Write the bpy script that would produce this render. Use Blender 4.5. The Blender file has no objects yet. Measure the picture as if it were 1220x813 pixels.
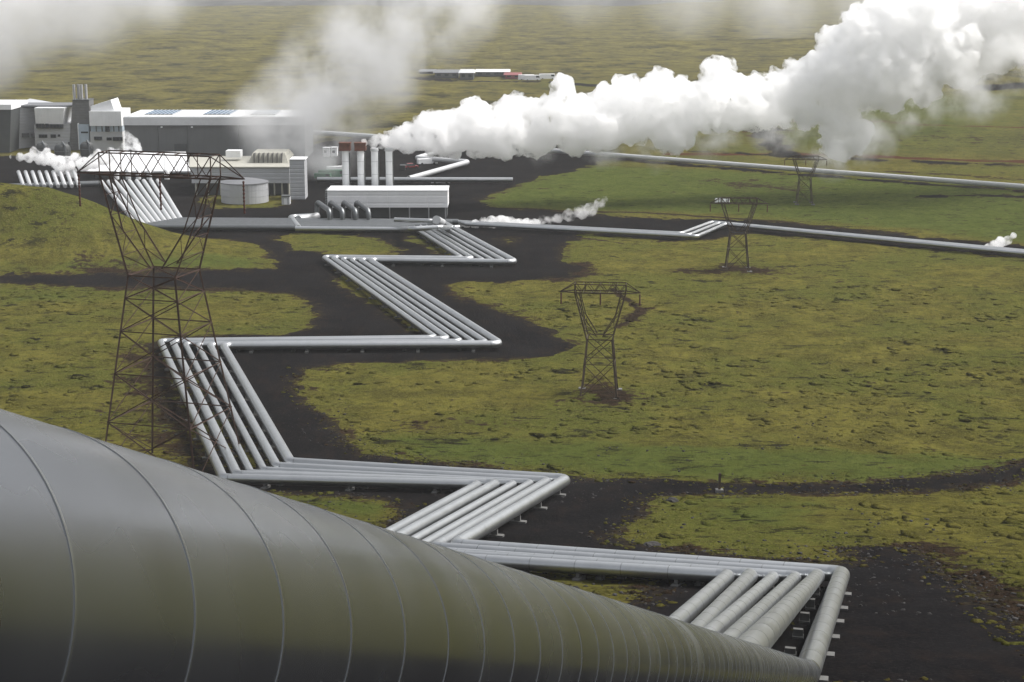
import bpy, bmesh, math, random
import numpy as np
from mathutils import Vector, Matrix, noise as mnoise
random.seed(7)
R = math.radians
scene = bpy.context.scene
COL = scene.collection

# ------------------------------------------------------------------ camera, world, sun, exposure
F = 2000.0                       # focal length in photograph pixels (1220 wide)
HC = 62.4                        # camera height above the plain
PITCH = math.atan(446.5 / F)
SP, CP = math.sin(PITCH), math.cos(PITCH)
cam_data = bpy.data.cameras.new("camera")
cam = bpy.data.objects.new("camera", cam_data)
COL.objects.link(cam)
cam_data.sensor_width = 36.0
cam_data.lens = F / 1220.0 * 36.0
cam_data.clip_start = 0.1
cam_data.clip_end = 40000
cam.location = (0, 0, HC)
cam.rotation_euler = (math.pi / 2 - PITCH, 0, 0)
scene.camera = cam

SUN_EL, SUN_AZ = 52.0, 74.0      # azimuth measured from +Y towards +X
world = bpy.data.worlds.new("World")
scene.world = world
world.use_nodes = True
wn = world.node_tree
wn.nodes.clear()
w_out = wn.nodes.new("ShaderNodeOutputWorld")
w_bg = wn.nodes.new("ShaderNodeBackground")
w_sky = wn.nodes.new("ShaderNodeTexSky")
w_sky.sky_type = 'NISHITA'
w_sky.sun_disc = False
w_sky.sun_elevation = R(SUN_EL)
w_sky.sun_rotation = R(SUN_AZ)
w_sky.air_density = 1.0
w_sky.dust_density = 6.0
w_sky.ozone_density = 1.0
w_hsv = wn.nodes.new("ShaderNodeHueSaturation")      # overcast: the blue is washed out
w_hsv.inputs["Saturation"].default_value = 0.22
w_hsv.inputs["Value"].default_value = 1.0
w_tc = wn.nodes.new("ShaderNodeTexCoord")
w_map = wn.nodes.new("ShaderNodeMapping")
w_map.inputs["Scale"].default_value = (1.0, 1.0, 3.0)
w_noise = wn.nodes.new("ShaderNodeTexNoise")
w_noise.inputs["Scale"].default_value = 2.2
w_noise.inputs["Detail"].default_value = 6.0
w_ramp = wn.nodes.new("ShaderNodeMapRange")
w_ramp.inputs["From Min"].default_value = 0.3
w_ramp.inputs["From Max"].default_value = 0.7
w_ramp.inputs["To Min"].default_value = 0.75
w_ramp.inputs["To Max"].default_value = 1.3
w_mul = wn.nodes.new("ShaderNodeMixRGB")
w_mul.blend_type = 'MULTIPLY'
w_mul.inputs[0].default_value = 1.0
wn.links.new(w_sky.outputs[0], w_hsv.inputs["Color"])
wn.links.new(w_tc.outputs["Generated"], w_map.inputs[0])
wn.links.new(w_map.outputs[0], w_noise.inputs["Vector"])
wn.links.new(w_noise.outputs[0], w_ramp.inputs["Value"])
wn.links.new(w_hsv.outputs[0], w_mul.inputs[1])
wn.links.new(w_ramp.outputs[0], w_mul.inputs[2])
wn.links.new(w_mul.outputs[0], w_bg.inputs["Color"])
w_bg.inputs["Strength"].default_value = 0.125
wn.links.new(w_bg.outputs[0], w_out.inputs[0])

sun_data = bpy.data.lights.new("sun", 'SUN')
sun = bpy.data.objects.new("sun", sun_data)
COL.objects.link(sun)
sun_data.energy = 1.5
sun_data.angle = R(18)
sun_data.color = (1.0, 0.97, 0.93)
sd = Vector((math.sin(R(SUN_AZ)) * math.cos(R(SUN_EL)), math.cos(R(SUN_AZ)) * math.cos(R(SUN_EL)), math.sin(R(SUN_EL))))
sun.rotation_euler = (-sd).to_track_quat('-Z', 'Y').to_euler()

vs = scene.view_settings
scene.display_settings.display_device = 'sRGB'
vs.view_transform = 'Standard'
vs.look = 'None'
vs.exposure = 0.74
vs.gamma = 1.0
vs.use_curve_mapping = False
cy = scene.cycles
cy.max_bounces = 52
cy.diffuse_bounces = 3
cy.glossy_bounces = 3
cy.transmission_bounces = 4
cy.volume_bounces = 48
cy.transparent_max_bounces = 16
cy.use_light_tree = False
cy.sample_clamp_indirect = 12.0
cy.use_denoising = True
try:
    cy.denoising_prefilter = 'ACCURATE'
except Exception:
    pass
try:
    cy.denoiser = 'OPENIMAGEDENOISE'
except Exception:
    pass
cy.volume_step_rate = 1.0
cy.volume_max_steps = 256
cy.caustics_reflective = False
cy.caustics_refractive = False

# ------------------------------------------------------------------ helpers
def tag(o, label=None, cat=None, group=None, kind=None):
    if label: o["label"] = label
    if cat: o["category"] = cat
    if group: o["group"] = group
    if kind: o["kind"] = kind
    return o

def empty(name, loc=(0, 0, 0), label=None, cat=None, group=None):
    o = bpy.data.objects.new(name, None)
    o.location = loc
    o.empty_display_size = 0.5
    COL.objects.link(o)
    return tag(o, label, cat, group)

def link(name, mesh, parent=None, mat=None):
    o = bpy.data.objects.new(name, mesh)
    COL.objects.link(o)
    if parent is not None:
        o.parent = parent
        # parents are unrotated empties: keep world coordinates of the mesh
        o.matrix_parent_inverse = Matrix.Translation(-wloc(parent))
    if mat is not None and not mesh.materials:
        mesh.materials.append(mat)
    return o

def wloc(o):
    v = Vector((0, 0, 0))
    while o is not None:
        v += o.location
        if o.parent is not None:
            v += o.matrix_parent_inverse.translation
        o = o.parent
    return v

def mesh_pd(name, verts, faces, smooth=False):
    me = bpy.data.meshes.new(name)
    me.from_pydata([tuple(v) for v in verts], [], faces)
    if smooth:
        me.polygons.foreach_set("use_smooth", [True] * len(me.polygons))
    me.update()
    return me

class MB:
    """collects shapes, then builds ONE mesh object"""
    def __init__(s):
        s.v, s.f, s.sm = [], [], False
    def add(s, vs_, fs_):
        b = len(s.v)
        s.v += [Vector(p) for p in vs_]
        s.f += [tuple(b + i for i in q) for q in fs_]
        return s
    def box(s, x0, x1, y0, y1, z0, z1):
        vs_ = [(x0, y0, z0), (x1, y0, z0), (x1, y1, z0), (x0, y1, z0), (x0, y0, z1), (x1, y0, z1), (x1, y1, z1), (x0, y1, z1)]
        return s.add(vs_, [(3, 2, 1, 0), (4, 5, 6, 7), (0, 1, 5, 4), (1, 2, 6, 5), (2, 3, 7, 6), (3, 0, 4, 7)])
    def prism(s, base, top):
        n = len(base)
        fs_ = [tuple(reversed(range(n))), tuple(range(n, 2 * n))]
        fs_ += [(i, (i + 1) % n, n + (i + 1) % n, n + i) for i in range(n)]
        return s.add(list(base) + list(top), fs_)
    def cyl(s, a, b, r0, r1=None, n=16, caps=True):
        a, b = Vector(a), Vector(b)
        r1 = r0 if r1 is None else r1
        d = (b - a).normalized()
        u = d.orthogonal().normalized()
        w = d.cross(u)
        ra = [a + r0 * (math.cos(t) * u + math.sin(t) * w) for t in [2 * math.pi * i / n for i in range(n)]]
        rb = [b + r1 * (math.cos(t) * u + math.sin(t) * w) for t in [2 * math.pi * i / n for i in range(n)]]
        fs_ = [(i, (i + 1) % n, n + (i + 1) % n, n + i) for i in range(n)]
        if caps:
            fs_ += [tuple(reversed(range(n))), tuple(range(n, 2 * n))]
        return s.add(ra + rb, fs_)
    def lathe(s, c, prof, n=24):
        c = Vector(c)
        vs_, fs_ = [], []
        for (r, z) in prof:
            vs_ += [c + Vector((r * math.cos(2 * math.pi * i / n), r * math.sin(2 * math.pi * i / n), z)) for i in range(n)]
        for k in range(len(prof) - 1):
            fs_ += [(k * n + i, k * n + (i + 1) % n, (k + 1) * n + (i + 1) % n, (k + 1) * n + i) for i in range(n)]
        fs_ += [tuple(reversed(range(n))), tuple(range((len(prof) - 1) * n, len(prof) * n))]
        return s.add(vs_, fs_)
    def tube(s, pts, r, n=20, caps=True):
        pts = [Vector(p) for p in pts]
        vs_, fs_ = [], []
        m = len(pts)
        up = None
        for k in range(m):
            d = (pts[min(k + 1, m - 1)] - pts[max(k - 1, 0)]).normalized()
            if up is None:
                up = d.orthogonal().normalized()
            u = (up - d * up.dot(d)).normalized()
            up = u
            w = d.cross(u)
            vs_ += [pts[k] + r * (math.cos(t) * u + math.sin(t) * w) for t in [2 * math.pi * i / n for i in range(n)]]
        for k in range(m - 1):
            fs_ += [(k * n + i, k * n + (i + 1) % n, (k + 1) * n + (i + 1) % n, (k + 1) * n + i) for i in range(n)]
        if caps:
            fs_ += [tuple(reversed(range(n))), tuple(range((m - 1) * n, m * n))]
        return s.add(vs_, fs_)
    def build(s, name, mat, parent=None, smooth=False):
        me = mesh_pd(name, s.v, s.f)
        if smooth:
            me.polygons.foreach_set("use_smooth", [len(p.vertices) == 4 for p in me.polygons])
            try:
                me.set_sharp_from_angle(angle=R(50))
            except Exception:
                pass
        return link(name, me, parent, mat)

# ---- numpy value noise
def vnoise(x, y, seed=0):
    xi, yi = np.floor(x).astype(np.int64), np.floor(y).astype(np.int64)
    xf, yf = x - xi, y - yi
    u, v = xf * xf * (3 - 2 * xf), yf * yf * (3 - 2 * yf)
    def h(a, b):
        n = (a * 374761393 + b * 668265263 + seed * 982451653) & 0x7fffffff
        n = ((n ^ (n >> 13)) * 1274126177) & 0x7fffffff
        n = (n ^ (n >> 16)) & 0xffff
        return n / 65535.0
    return (h(xi, yi) * (1 - u) + h(xi + 1, yi) * u) * (1 - v) + (h(xi, yi + 1) * (1 - u) + h(xi + 1, yi + 1) * u) * v

def fbm(x, y, oct=4, seed=0):
    a, s, t = 0.5, 0.0, 0.0
    for k in range(oct):
        s = s + a * vnoise(x, y, seed + k)
        t += a
        a *= 0.5
        x, y = x * 2.03 + 11.3, y * 2.03 - 7.1
    return s / t - 0.5

# ---- terrain: flat plain, hillside rising towards the camera, grassy knoll on the left
PY = np.array([-400, -120, -40, -5, 20, 40, 60, 73.7, 85, 100, 120, 146, 170, 191, 220, 260, 300, 20000.])
PZ = np.array([70, 66.5, 63, 57.6, 49.6, 41.6, 33.6, 28.3, 25.4, 21.2, 15.8, 10.4, 6.4, 3.7, 1.6, 0.4, 0.0, 0.0])
def pchip_slopes(x, y):
    h = np.diff(x); d = np.diff(y) / h
    m = np.zeros(len(x))
    for i in range(1, len(x) - 1):
        if d[i - 1] * d[i] > 0:
            w1, w2 = 2 * h[i] + h[i - 1], h[i] + 2 * h[i - 1]
            m[i] = (w1 + w2) / (w1 / d[i - 1] + w2 / d[i])
    m[0], m[-1] = d[0], d[-1]
    return m
PM = pchip_slopes(PY, PZ)
def profile(y):
    y = np.clip(y, PY[0], PY[-1] - 1)
    i = np.clip(np.searchsorted(PY, y, side='right') - 1, 0, len(PY) - 2)
    h = PY[i + 1] - PY[i]
    t = (y - PY[i]) / h
    return ((1 + 2 * t) * (1 - t) ** 2 * PZ[i] + t * (1 - t) ** 2 * h * PM[i] + t * t * (3 - 2 * t) * PZ[i + 1] + t * t * (t - 1) * h * PM[i + 1])
def sstep(a, b, x):
    t = np.clip((x - a) / (b - a), 0, 1)
    return t * t * (3 - 2 * t)
# line of the foreground pipe in plan, used for the cross slope of the hillside
def fgx(y): return 14.0 - (73.7 - y) * 0.2293
def ground_s(x, y, knoll=True):
    x = np.asarray(x, float); y = np.asarray(y, float)
    z = profile(y)
    # hillside falls away to the left of the foreground pipe
    k = 1 - sstep(44, 80, y)
    z = z - k * 0.66 * np.maximum(0, fgx(y) - 1.0 - x) * (1 - 0.6 * sstep(15, 60, fgx(y) - x))
    if knoll:
        z = z + knoll_h(x, y)
    return z
def knoll_h(x, y):
    hx = np.interp(x, [-260, -180, -130, -114, -103, -93, -86, -77, -69, -58, -50], [0, 13, 15.6, 14.8, 13.6, 11.0, 7.9, 4.3, 2.8, 1.2, 0])
    hy = np.exp(-((y - 369) / np.where(y < 369, 17.0, 14.0)) ** 2)
    return hx * hy * (1 + 0.25 * fbm(x / 22, y / 22, 3, 5))

def raydir(u, v):
    xc, yc = (u - 610.0) / F, (406.5 - v) / F
    return Vector((xc, yc * SP + CP, yc * CP - SP))
def at_y(u, v, y):
    d = raydir(u, v)
    t = y / d.y
    return Vector((d.x * t, y, HC + d.z * t))
_TS = np.concatenate([np.arange(66, 700, 0.5), np.geomspace(700, 9000, 800)])
def hit(u, v, dz=0.0, knoll=False):
    """where the line of sight of a photograph pixel meets the land raised by dz"""
    d = raydir(u, v)
    t = _TS
    f = HC + d.z * t - ground_s(d.x * t, d.y * t, knoll) - dz
    idx = np.where((f[:-1] > 0) & (f[1:] <= 0))[0]
    if len(idx) == 0:
        i = int(np.argmin(np.abs(f)))
        return d * float(t[i]) + Vector((0, 0, HC))
    a, b = t[idx[0]], t[idx[0] + 1]
    for _ in range(25):
        m = 0.5 * (a + b)
        if HC + d.z * m - float(ground_s(d.x * m, d.y * m, knoll)) - dz > 0: a = m
        else: b = m
    return d * float(a) + Vector((0, 0, HC))
def gz(x, y): return float(ground_s(x, y))

# ------------------------------------------------------------------ materials
def nodes(name):
    m = bpy.data.materials.new(name)
    m.use_nodes = True
    t = m.node_tree
    b = t.nodes["Principled BSDF"]
    return m, t, b
def N(t, typ, **kw):
    n = t.nodes.new(typ)
    for k, v in kw.items():
        if k in n.inputs: n.inputs[k].default_value = v
        else: setattr(n, k, v)
    return n
def mixc(t, fac, c1, c2, blend='MIX'):
    n = t.nodes.new("ShaderNodeMixRGB"); n.blend_type = blend
    for i, s in enumerate((fac, c1, c2)):
        if isinstance(s, bpy.types.NodeSocket): t.links.new(s, n.inputs[i])
        elif isinstance(s, (int, float)): n.inputs[i].default_value = s if i == 0 else (s, s, s, 1)
        else: n.inputs[i].default_value = (*s, 1)
    return n.outputs[0]
def mrange(t, val, a, b, c=0.0, d=1.0):
    n = t.nodes.new("ShaderNodeMapRange")
    t.links.new(val, n.inputs["Value"])
    for k, q in zip(("From Min", "From Max", "To Min", "To Max"), (a, b, c, d)): n.inputs[k].default_value = q
    return n.outputs[0]
def math_(t, op, a, b=None):
    n = t.nodes.new("ShaderNodeMath"); n.operation = op
    for i, s in enumerate((a, b)):
        if s is None: continue
        if isinstance(s, bpy.types.NodeSocket): t.links.new(s, n.inputs[i])
        else: n.inputs[i].default_value = s
    return n.outputs[0]
def noise_tex(t, vec, scale, detail=4, rough=0.55, stretch=None):
    if stretch:
        mp = N(t, "ShaderNodeMapping"); mp.inputs["Scale"].default_value = stretch
        t.links.new(vec, mp.inputs[0]); vec = mp.outputs[0]
    n = N(t, "ShaderNodeTexNoise", Scale=scale, Detail=detail, Roughness=rough)
    t.links.new(vec, n.inputs["Vector"])
    return n.outputs[0]
def plain(name, col, rough=0.6, metal=0.0, var=0.12, scale=0.6, bump=0.0, ribs=None, streak=0.0):
    m, t, b = nodes(name)
    tc = N(t, "ShaderNodeNewGeometry").outputs["Position"]
    n = noise_tex(t, tc, scale, 5, 0.6)
    f = mrange(t, n, 0.25, 0.75, 1 - var, 1 + var)
    c = mixc(t, 1.0, col, f, 'MULTIPLY')
    if streak > 0:
        s = noise_tex(t, tc, 1.0, 4, 0.6, (1.2, 1.2, 0.08))
        c = mixc(t, mrange(t, s, 0.45, 0.75, 0, streak), c, tuple(k * 0.45 for k in col))
    t.links.new(c, b.inputs["Base Color"])
    b.inputs["Roughness"].default_value = rough
    b.inputs["Metallic"].default_value = metal
    h = None
    if ribs:
        w = N(t, "ShaderNodeTexWave", Scale=ribs[1]); w.bands_direction = ribs[0]
        t.links.new(tc, w.inputs["Vector"])
        h = mrange(t, w.outputs["Fac"], 0.0, 0.25)
        bp = N(t, "ShaderNodeBump", Strength=ribs[2], Distance=0.15)
        t.links.new(h, bp.inputs["Height"]); t.links.new(bp.outputs[0], b.inputs["Normal"])
    elif bump > 0:
        bp = N(t, "ShaderNodeBump", Strength=bump, Distance=0.1)
        t.links.new(noise_tex(t, tc, scale * 6, 5), bp.inputs["Height"]); t.links.new(bp.outputs[0], b.inputs["Normal"])
    return m

def cladding(name, col, rough, var=0.06, dirt=0.2, metal=0.9, bump=0.02, det=7):
    m, t, b = nodes(name)
    pos = N(t, "ShaderNodeNewGeometry").outputs["Position"]
    oi = N(t, "ShaderNodeObjectInfo")
    n1 = noise_tex(t, pos, 0.5, 5, 0.6)
    n2 = noise_tex(t, pos, 2.2 if det > 3 else 0.9, det, 0.7)
    c = mixc(t, 1.0, col, mrange(t, n1, 0.3, 0.7, 1 - var, 1 + var), 'MULTIPLY')
    c = mixc(t, 1.0, c, mrange(t, oi.outputs["Random"], 0, 1, 0.95, 1.04), 'MULTIPLY')
    c = mixc(t, mrange(t, n2, 0.45, 0.85, 0, dirt), c, tuple(k * 0.55 for k in col))
    t.links.new(c, b.inputs["Base Color"])
    b.inputs["Metallic"].default_value = metal
    r = math_(t, 'ADD', mrange(t, n2, 0.25, 0.75, rough - 0.04, rough + 0.05), mrange(t, oi.outputs["Random"], 0, 1, -0.02, 0.03))
    t.links.new(r, b.inputs["Roughness"])
    return m

def ground_material():
    m, t, b = nodes("moss_ground")
    pos = N(t, "ShaderNodeNewGeometry").outputs["Position"]
    def attr(n):
        a = N(t, "ShaderNodeAttribute"); a.attribute_name = n
        return a.outputs["Fac"]
    d, grass, dirt, far, red = attr("edge_distance"), attr("grass"), attr("dirt"), attr("far"), attr("scoria")
    big = noise_tex(t, pos, 0.035, 5, 0.6)
    mid = noise_tex(t, pos, 0.16, 7, 0.68)
    fine = noise_tex(t, pos, 0.75, 7, 0.75)
    vf = noise_tex(t, pos, 3.0, 5, 0.75)
    lumps = N(t, "ShaderNodeTexVoronoi", Scale=0.55); t.links.new(pos, lumps.inputs["Vector"])
    farn = noise_tex(t, pos, 0.030, 8, 0.72, (1.3, 1.0, 1.0))
    moss = mixc(t, mrange(t, mid, 0.38, 0.62), (0.080, 0.074, 0.016), (0.180, 0.162, 0.034))
    moss = mixc(t, mrange(t, big, 0.44, 0.6, 0, 0.7), moss, (0.088, 0.104, 0.020))
    moss = mixc(t, mrange(t, fine, 0.51, 0.57, 0, 0.58), moss, (0.044, 0.042, 0.013))
    moss = mixc(t, mrange(t, vf, 0.51, 0.60, 0, 0.5), moss, (0.235, 0.215, 0.065))
    gr = mixc(t, mrange(t, mid, 0.35, 0.7), (0.072, 0.094, 0.020), (0.125, 0.142, 0.034))
    gr = mixc(t, mrange(t, fine, 0.5, 0.60, 0, 0.6), gr, (0.042, 0.058, 0.014))
    gr = mixc(t, mrange(t, vf, 0.55, 0.75, 0, 0.4), gr, (0.15, 0.17, 0.05))
    c = mixc(t, mrange(t, math_(t, 'ADD', grass, mrange(t, mid, 0.3, 0.7, -0.35, 0.35)), 0.3, 0.7), moss, gr)
    # far plain: moss over lava, broken by dark hollows
    fm = mixc(t, mrange(t, farn, 0.38, 0.58), (0.050, 0.045, 0.020), (0.175, 0.155, 0.045))
    fm = mixc(t, mrange(t, farn, 0.45, 0.40, 0, 0.8), fm, (0.026, 0.026, 0.016))
    fm = mixc(t, mrange(t, big, 0.45, 0.6, 0, 0.5), fm, (0.115, 0.105, 0.036))
    fm = mixc(t, mrange(t, mid, 0.50, 0.60, 0, 0.6), fm, (0.045, 0.040, 0.018))
    c = mixc(t, far, c, fm)
    # bare brown soil: patches, along the gravel's edge; also tints the scarp's painted shade
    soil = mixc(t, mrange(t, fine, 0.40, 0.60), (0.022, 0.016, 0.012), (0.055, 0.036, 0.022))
    e = math_(t, 'MULTIPLY', mrange(t, d, 4.5, 0.0), 0.45)
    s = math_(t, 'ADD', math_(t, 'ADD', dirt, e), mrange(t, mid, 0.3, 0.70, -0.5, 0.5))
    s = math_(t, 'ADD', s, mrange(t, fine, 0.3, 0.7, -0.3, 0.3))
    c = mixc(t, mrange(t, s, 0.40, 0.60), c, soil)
    hol = math_(t, 'MULTIPLY', mrange(t, noise_tex(t, pos, 0.30, 8, 0.76, (0.55, 1.0, 1.0)), 0.56, 0.60), mrange(t, big, 0.36, 0.52))
    c = mixc(t, math_(t, 'MULTIPLY', hol, mrange(t, far, 0, 1, 0.9, 0.0)), c, (0.022, 0.020, 0.012))
    c = mixc(t, mrange(t, math_(t, 'ADD', red, mrange(t, mid, 0.3, 0.7, -0.3, 0.3)), 0.35, 0.7), c, (0.085, 0.034, 0.020))
    t.links.new(c, b.inputs["Base Color"])
    b.inputs["Roughness"].default_value = 1.0
    b.inputs["Specular IOR Level"].default_value = 0.0
    bp = N(t, "ShaderNodeBump", Strength=1.0, Distance=1.1)
    hsum = math_(t, 'ADD', math_(t, 'MULTIPLY', fine, 0.9), math_(t, 'ADD', mid, math_(t, 'MULTIPLY', vf, 0.3)))
    t.links.new(hsum, bp.inputs["Height"]); t.links.new(bp.outputs[0], b.inputs["Normal"])
    return m
def gravel_material():
    m, t, b = nodes("dark_gravel")
    pos = N(t, "ShaderNodeNewGeometry").outputs["Position"]
    n1 = noise_tex(t, pos, 0.09, 6, 0.65)
    n2 = noise_tex(t, pos, 3.0, 6, 0.8)
    n3 = noise_tex(t, pos, 0.5, 6, 0.65, (1.0, 0.35, 1.0))
    c = mixc(t, mrange(t, n1, 0.35, 0.65), (0.0050, 0.0048, 0.0052), (0.0115, 0.0110, 0.0115))
    c = mixc(t, mrange(t, n2, 0.50, 0.70, 0, 0.6), c, (0.036, 0.033, 0.032))
    c = mixc(t, mrange(t, n3, 0.5, 0.7, 0, 0.5), c, (0.022, 0.016, 0.013))
    at = N(t, "ShaderNodeAttribute"); at.attribute_name = "edge_distance"
    n4 = noise_tex(t, pos, 0.8, 6, 0.75)
    ed = math_(t, 'ADD', mrange(t, at.outputs["Fac"], -4.0, 0.0, 0.0, 0.5), mrange(t, n4, 0.3, 0.7, -0.45, 0.45))
    c = mixc(t, mrange(t, ed, 0.45, 0.6, 0, 0.75), c, (0.055, 0.052, 0.016))
    c = mixc(t, mrange(t, math_(t, 'ADD', ed, mrange(t, n2, 0.3, 0.7, -0.2, 0.2)), 0.25, 0.5, 0, 0.5), c, (0.028, 0.019, 0.013))
    t.links.new(c, b.inputs["Base Color"])
    b.inputs["Roughness"].default_value = 1.0
    b.inputs["Specular IOR Level"].default_value = 0.0
    bp = N(t, "ShaderNodeBump", Strength=0.8, Distance=0.2)
    t.links.new(math_(t, 'ADD', n2, n3), bp.inputs["Height"]); t.links.new(bp.outputs[0], b.inputs["Normal"])
    return m

M = {}
M["moss"] = ground_material()
M["gravel"] = gravel_material()
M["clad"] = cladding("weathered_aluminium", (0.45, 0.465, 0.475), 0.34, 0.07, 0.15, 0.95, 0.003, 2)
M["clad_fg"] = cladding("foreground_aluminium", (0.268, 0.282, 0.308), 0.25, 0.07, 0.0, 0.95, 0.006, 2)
M["clad_dark"] = cladding("dull_zinc", (0.18, 0.19, 0.195), 0.42, 0.08, 0.2, 0.9, 0.004, 2)
M["clad_white"] = plain("pale_pipe_sheet", (0.50, 0.51, 0.52), 0.45, 0.2, 0.06)
M["seam"] = cladding("seam_strip", (0.30, 0.31, 0.31), 0.3, 0.04, 0.0, 0.95, 0.003, 2)
M["concrete"] = plain("concrete", (0.12, 0.12, 0.115), 0.85, 0, 0.2, 2.0, 0.3)
M["rust"] = plain("rusty_steel", (0.052, 0.027, 0.019), 0.8, 0.2, 0.45, 1.2)
M["rust_dark"] = plain("dark_rusty_steel", (0.065, 0.045, 0.028), 0.8, 0.2, 0.4, 1.2)
M["rust_cap"] = plain("rusted_cap", (0.11, 0.04, 0.022), 0.8, 0.1, 0.5, 1.0)
M["insul"] = plain("brown_insulator", (0.07, 0.025, 0.018), 0.9, 0, 0.2)
M["white_panel"] = plain("white_ribbed_panel", (0.87, 0.87, 0.88), 0.5, 0, 0.05, 0.4, 0, ('Z', 0.16, 0.35))
M["white_wall"] = plain("white_wall", (0.80, 0.81, 0.82), 0.55, 0, 0.06, 0.3, 0, None, 0.12)
M["white_roof"] = plain("white_roof_sheet", (0.74, 0.75, 0.76), 0.5, 0, 0.08, 0.3)
M["grey_wall"] = plain("mid_grey_wall", (0.115, 0.120, 0.120), 0.6, 0, 0.08, 0.2, 0, None, 0.15)
M["grey_lite"] = plain("light_grey_ribbed", (0.44, 0.45, 0.47), 0.5, 0.1, 0.05, 0.4, 0, ('Z', 0.30, 0.5))
M["grey_band"] = plain("pale_grey_band", (0.50, 0.51, 0.52), 0.55, 0, 0.06)
M["dark_wall"] = plain("dark_grey_wall", (0.055, 0.060, 0.060), 0.6, 0, 0.15)
M["tower"] = plain("charcoal_tower", (0.12, 0.12, 0.118), 0.75, 0, 0.2, 0.5, 0, ('Z', 0.35, 0.4))
M["cream"] = plain("cream_roof", (0.42, 0.41, 0.355), 0.6, 0, 0.12, 0.5, 0, ('X', 0.5, 0.5))
M["steel_pipe"] = plain("exhaust_steel", (0.42, 0.42, 0.43), 0.4, 0.6, 0.1)
M["glass"] = plain("window_glass", (0.02, 0.025, 0.03), 0.12, 0, 0.1)
M["glass_blue"] = plain("blue_window_glass", (0.16, 0.26, 0.38), 0.2, 0, 0.2, 0.8)
M["glass_pale"] = plain("pale_window_glass", (0.45, 0.53, 0.62), 0.2, 0, 0.1, 0.8)
M["tank"] = plain("tank_sheet", (0.48, 0.49, 0.51), 0.5, 0.3, 0.06, 0.3, 0, ('X', 0.35, 0.25), 0.1)
M["tank_roof"] = plain("tank_roof", (0.16, 0.165, 0.175), 0.6, 0.2, 0.1)
M["rubber"] = plain("black_rubber", (0.02, 0.02, 0.02), 0.7)
M["rock"] = plain("dark_rock", (0.020, 0.018, 0.017), 0.9, 0, 0.4, 1.5, 0.6)
M["green_paint"] = plain("green_paint", (0.02, 0.14, 0.06), 0.5)
M["red_paint"] = plain("red_paint", (0.20, 0.03, 0.03), 0.5)
M["red_soil"] = plain("red_scoria", (0.10, 0.040, 0.024), 0.95, 0, 0.3, 0.3)
M["lava"] = plain("old_lava", (0.045, 0.044, 0.042), 0.95, 0, 0.5, 0.03)

# ------------------------------------------------------------------ ground: moss and gravel cut from one sheet
GRAVEL = [
 # yard and corridor along the pipes, down to the road and the hardstanding bottom right
 [(-200, 245), (-200, 186), (0, 186), (150, 186), (300, 178), (400, 168), (470, 158), (560, 158), (640, 160), (700, 172), (735, 185), (706, 196), (650, 211),
  (605, 226), (578, 238), (574, 247), (622, 249), (690, 254), (760, 259), (815, 262), (850, 260), (900, 263), (1000, 272), (1120, 284), (1240, 294), (1240, 310),
  (1120, 298), (1000, 287), (900, 278), (850, 284), (800, 287), (740, 283), (700, 280), (684, 286), (672, 300), (668, 311), (690, 318), (686, 331), (600, 336),
  (528, 340), (548, 352), (585, 366), (625, 380), (655, 394), (676, 407), (680, 417), (660, 425), (600, 429), (500, 431),
  (410, 434), (368, 441), (358, 453), (366, 472), (388, 494), (408, 514), (426, 532), (442, 541), (490, 548), (560, 555), (640, 563), (720, 569), (800, 572),
  (880, 576), (960, 577), (1030, 577), (1100, 572), (1170, 564), (1240, 552), (1240, 570), (1150, 580), (1080, 585), (1000, 587), (920, 588), (850, 588),
  (800, 592), (768, 600), (762, 615), (748, 630), (738, 640), (760, 648), (830, 656), (900, 663), (960, 668), (1004, 672), (1006, 651), (1060, 651),
  (1105, 656), (1128, 674), (1155, 697), (1190, 722), (1230, 745), (1300, 790), (1300, 830), (700, 830), (560, 720), (420, 668), (300, 610), (262, 590),
  (232, 560), (208, 520), (190, 480), (176, 440), (170, 412), (196, 402), (262, 400),
  (330, 398), (366, 391), (380, 376), (374, 362), (346, 350), (272, 343), (200, 342), (120, 343), (0, 339), (-200, 339), (-200, 330), (0, 331), (100, 330), (190, 328), (260, 324),
  (325, 320), (335, 313), (310, 300), (262, 290), (200, 284), (100, 284), (0, 284), (-200, 284)],
]
MOSS_HOLES = [
 [(326, 281), (360, 278), (420, 281), (455, 287), (477, 299), (462, 305), (385, 303), (350, 298)],
 [(596, 671), (690, 684), (778, 691), (770, 704), (745, 722), (700, 716), (650, 698)],
 [(318, 586), (400, 592), (462, 599), (474, 607), (448, 626), (410, 622), (360, 606)],
 [(236, 236), (262, 232), (340, 234), (344, 240), (330, 247), (270, 249), (240, 244)],
 [(572, 239), (600, 237), (594, 243), (574, 243)],
 [(196, 420), (214, 452), (232, 490), (252, 530), (262, 560), (246, 548), (224, 510), (206, 465)],
 [(222, 438), (240, 470), (300, 545), (320, 556), (292, 558), (262, 520), (238, 480)],
 [(468, 272), (500, 282), (545, 303), (530, 304), (498, 290)],
 [(400, 322), (440, 344), (500, 388), (512, 398), (488, 394), (440, 360), (404, 334)],
 [(590, 285), (612, 283), (622, 287), (604, 290)],
 [(810, 766), (860, 738), (880, 744), (830, 776)],
]
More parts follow.
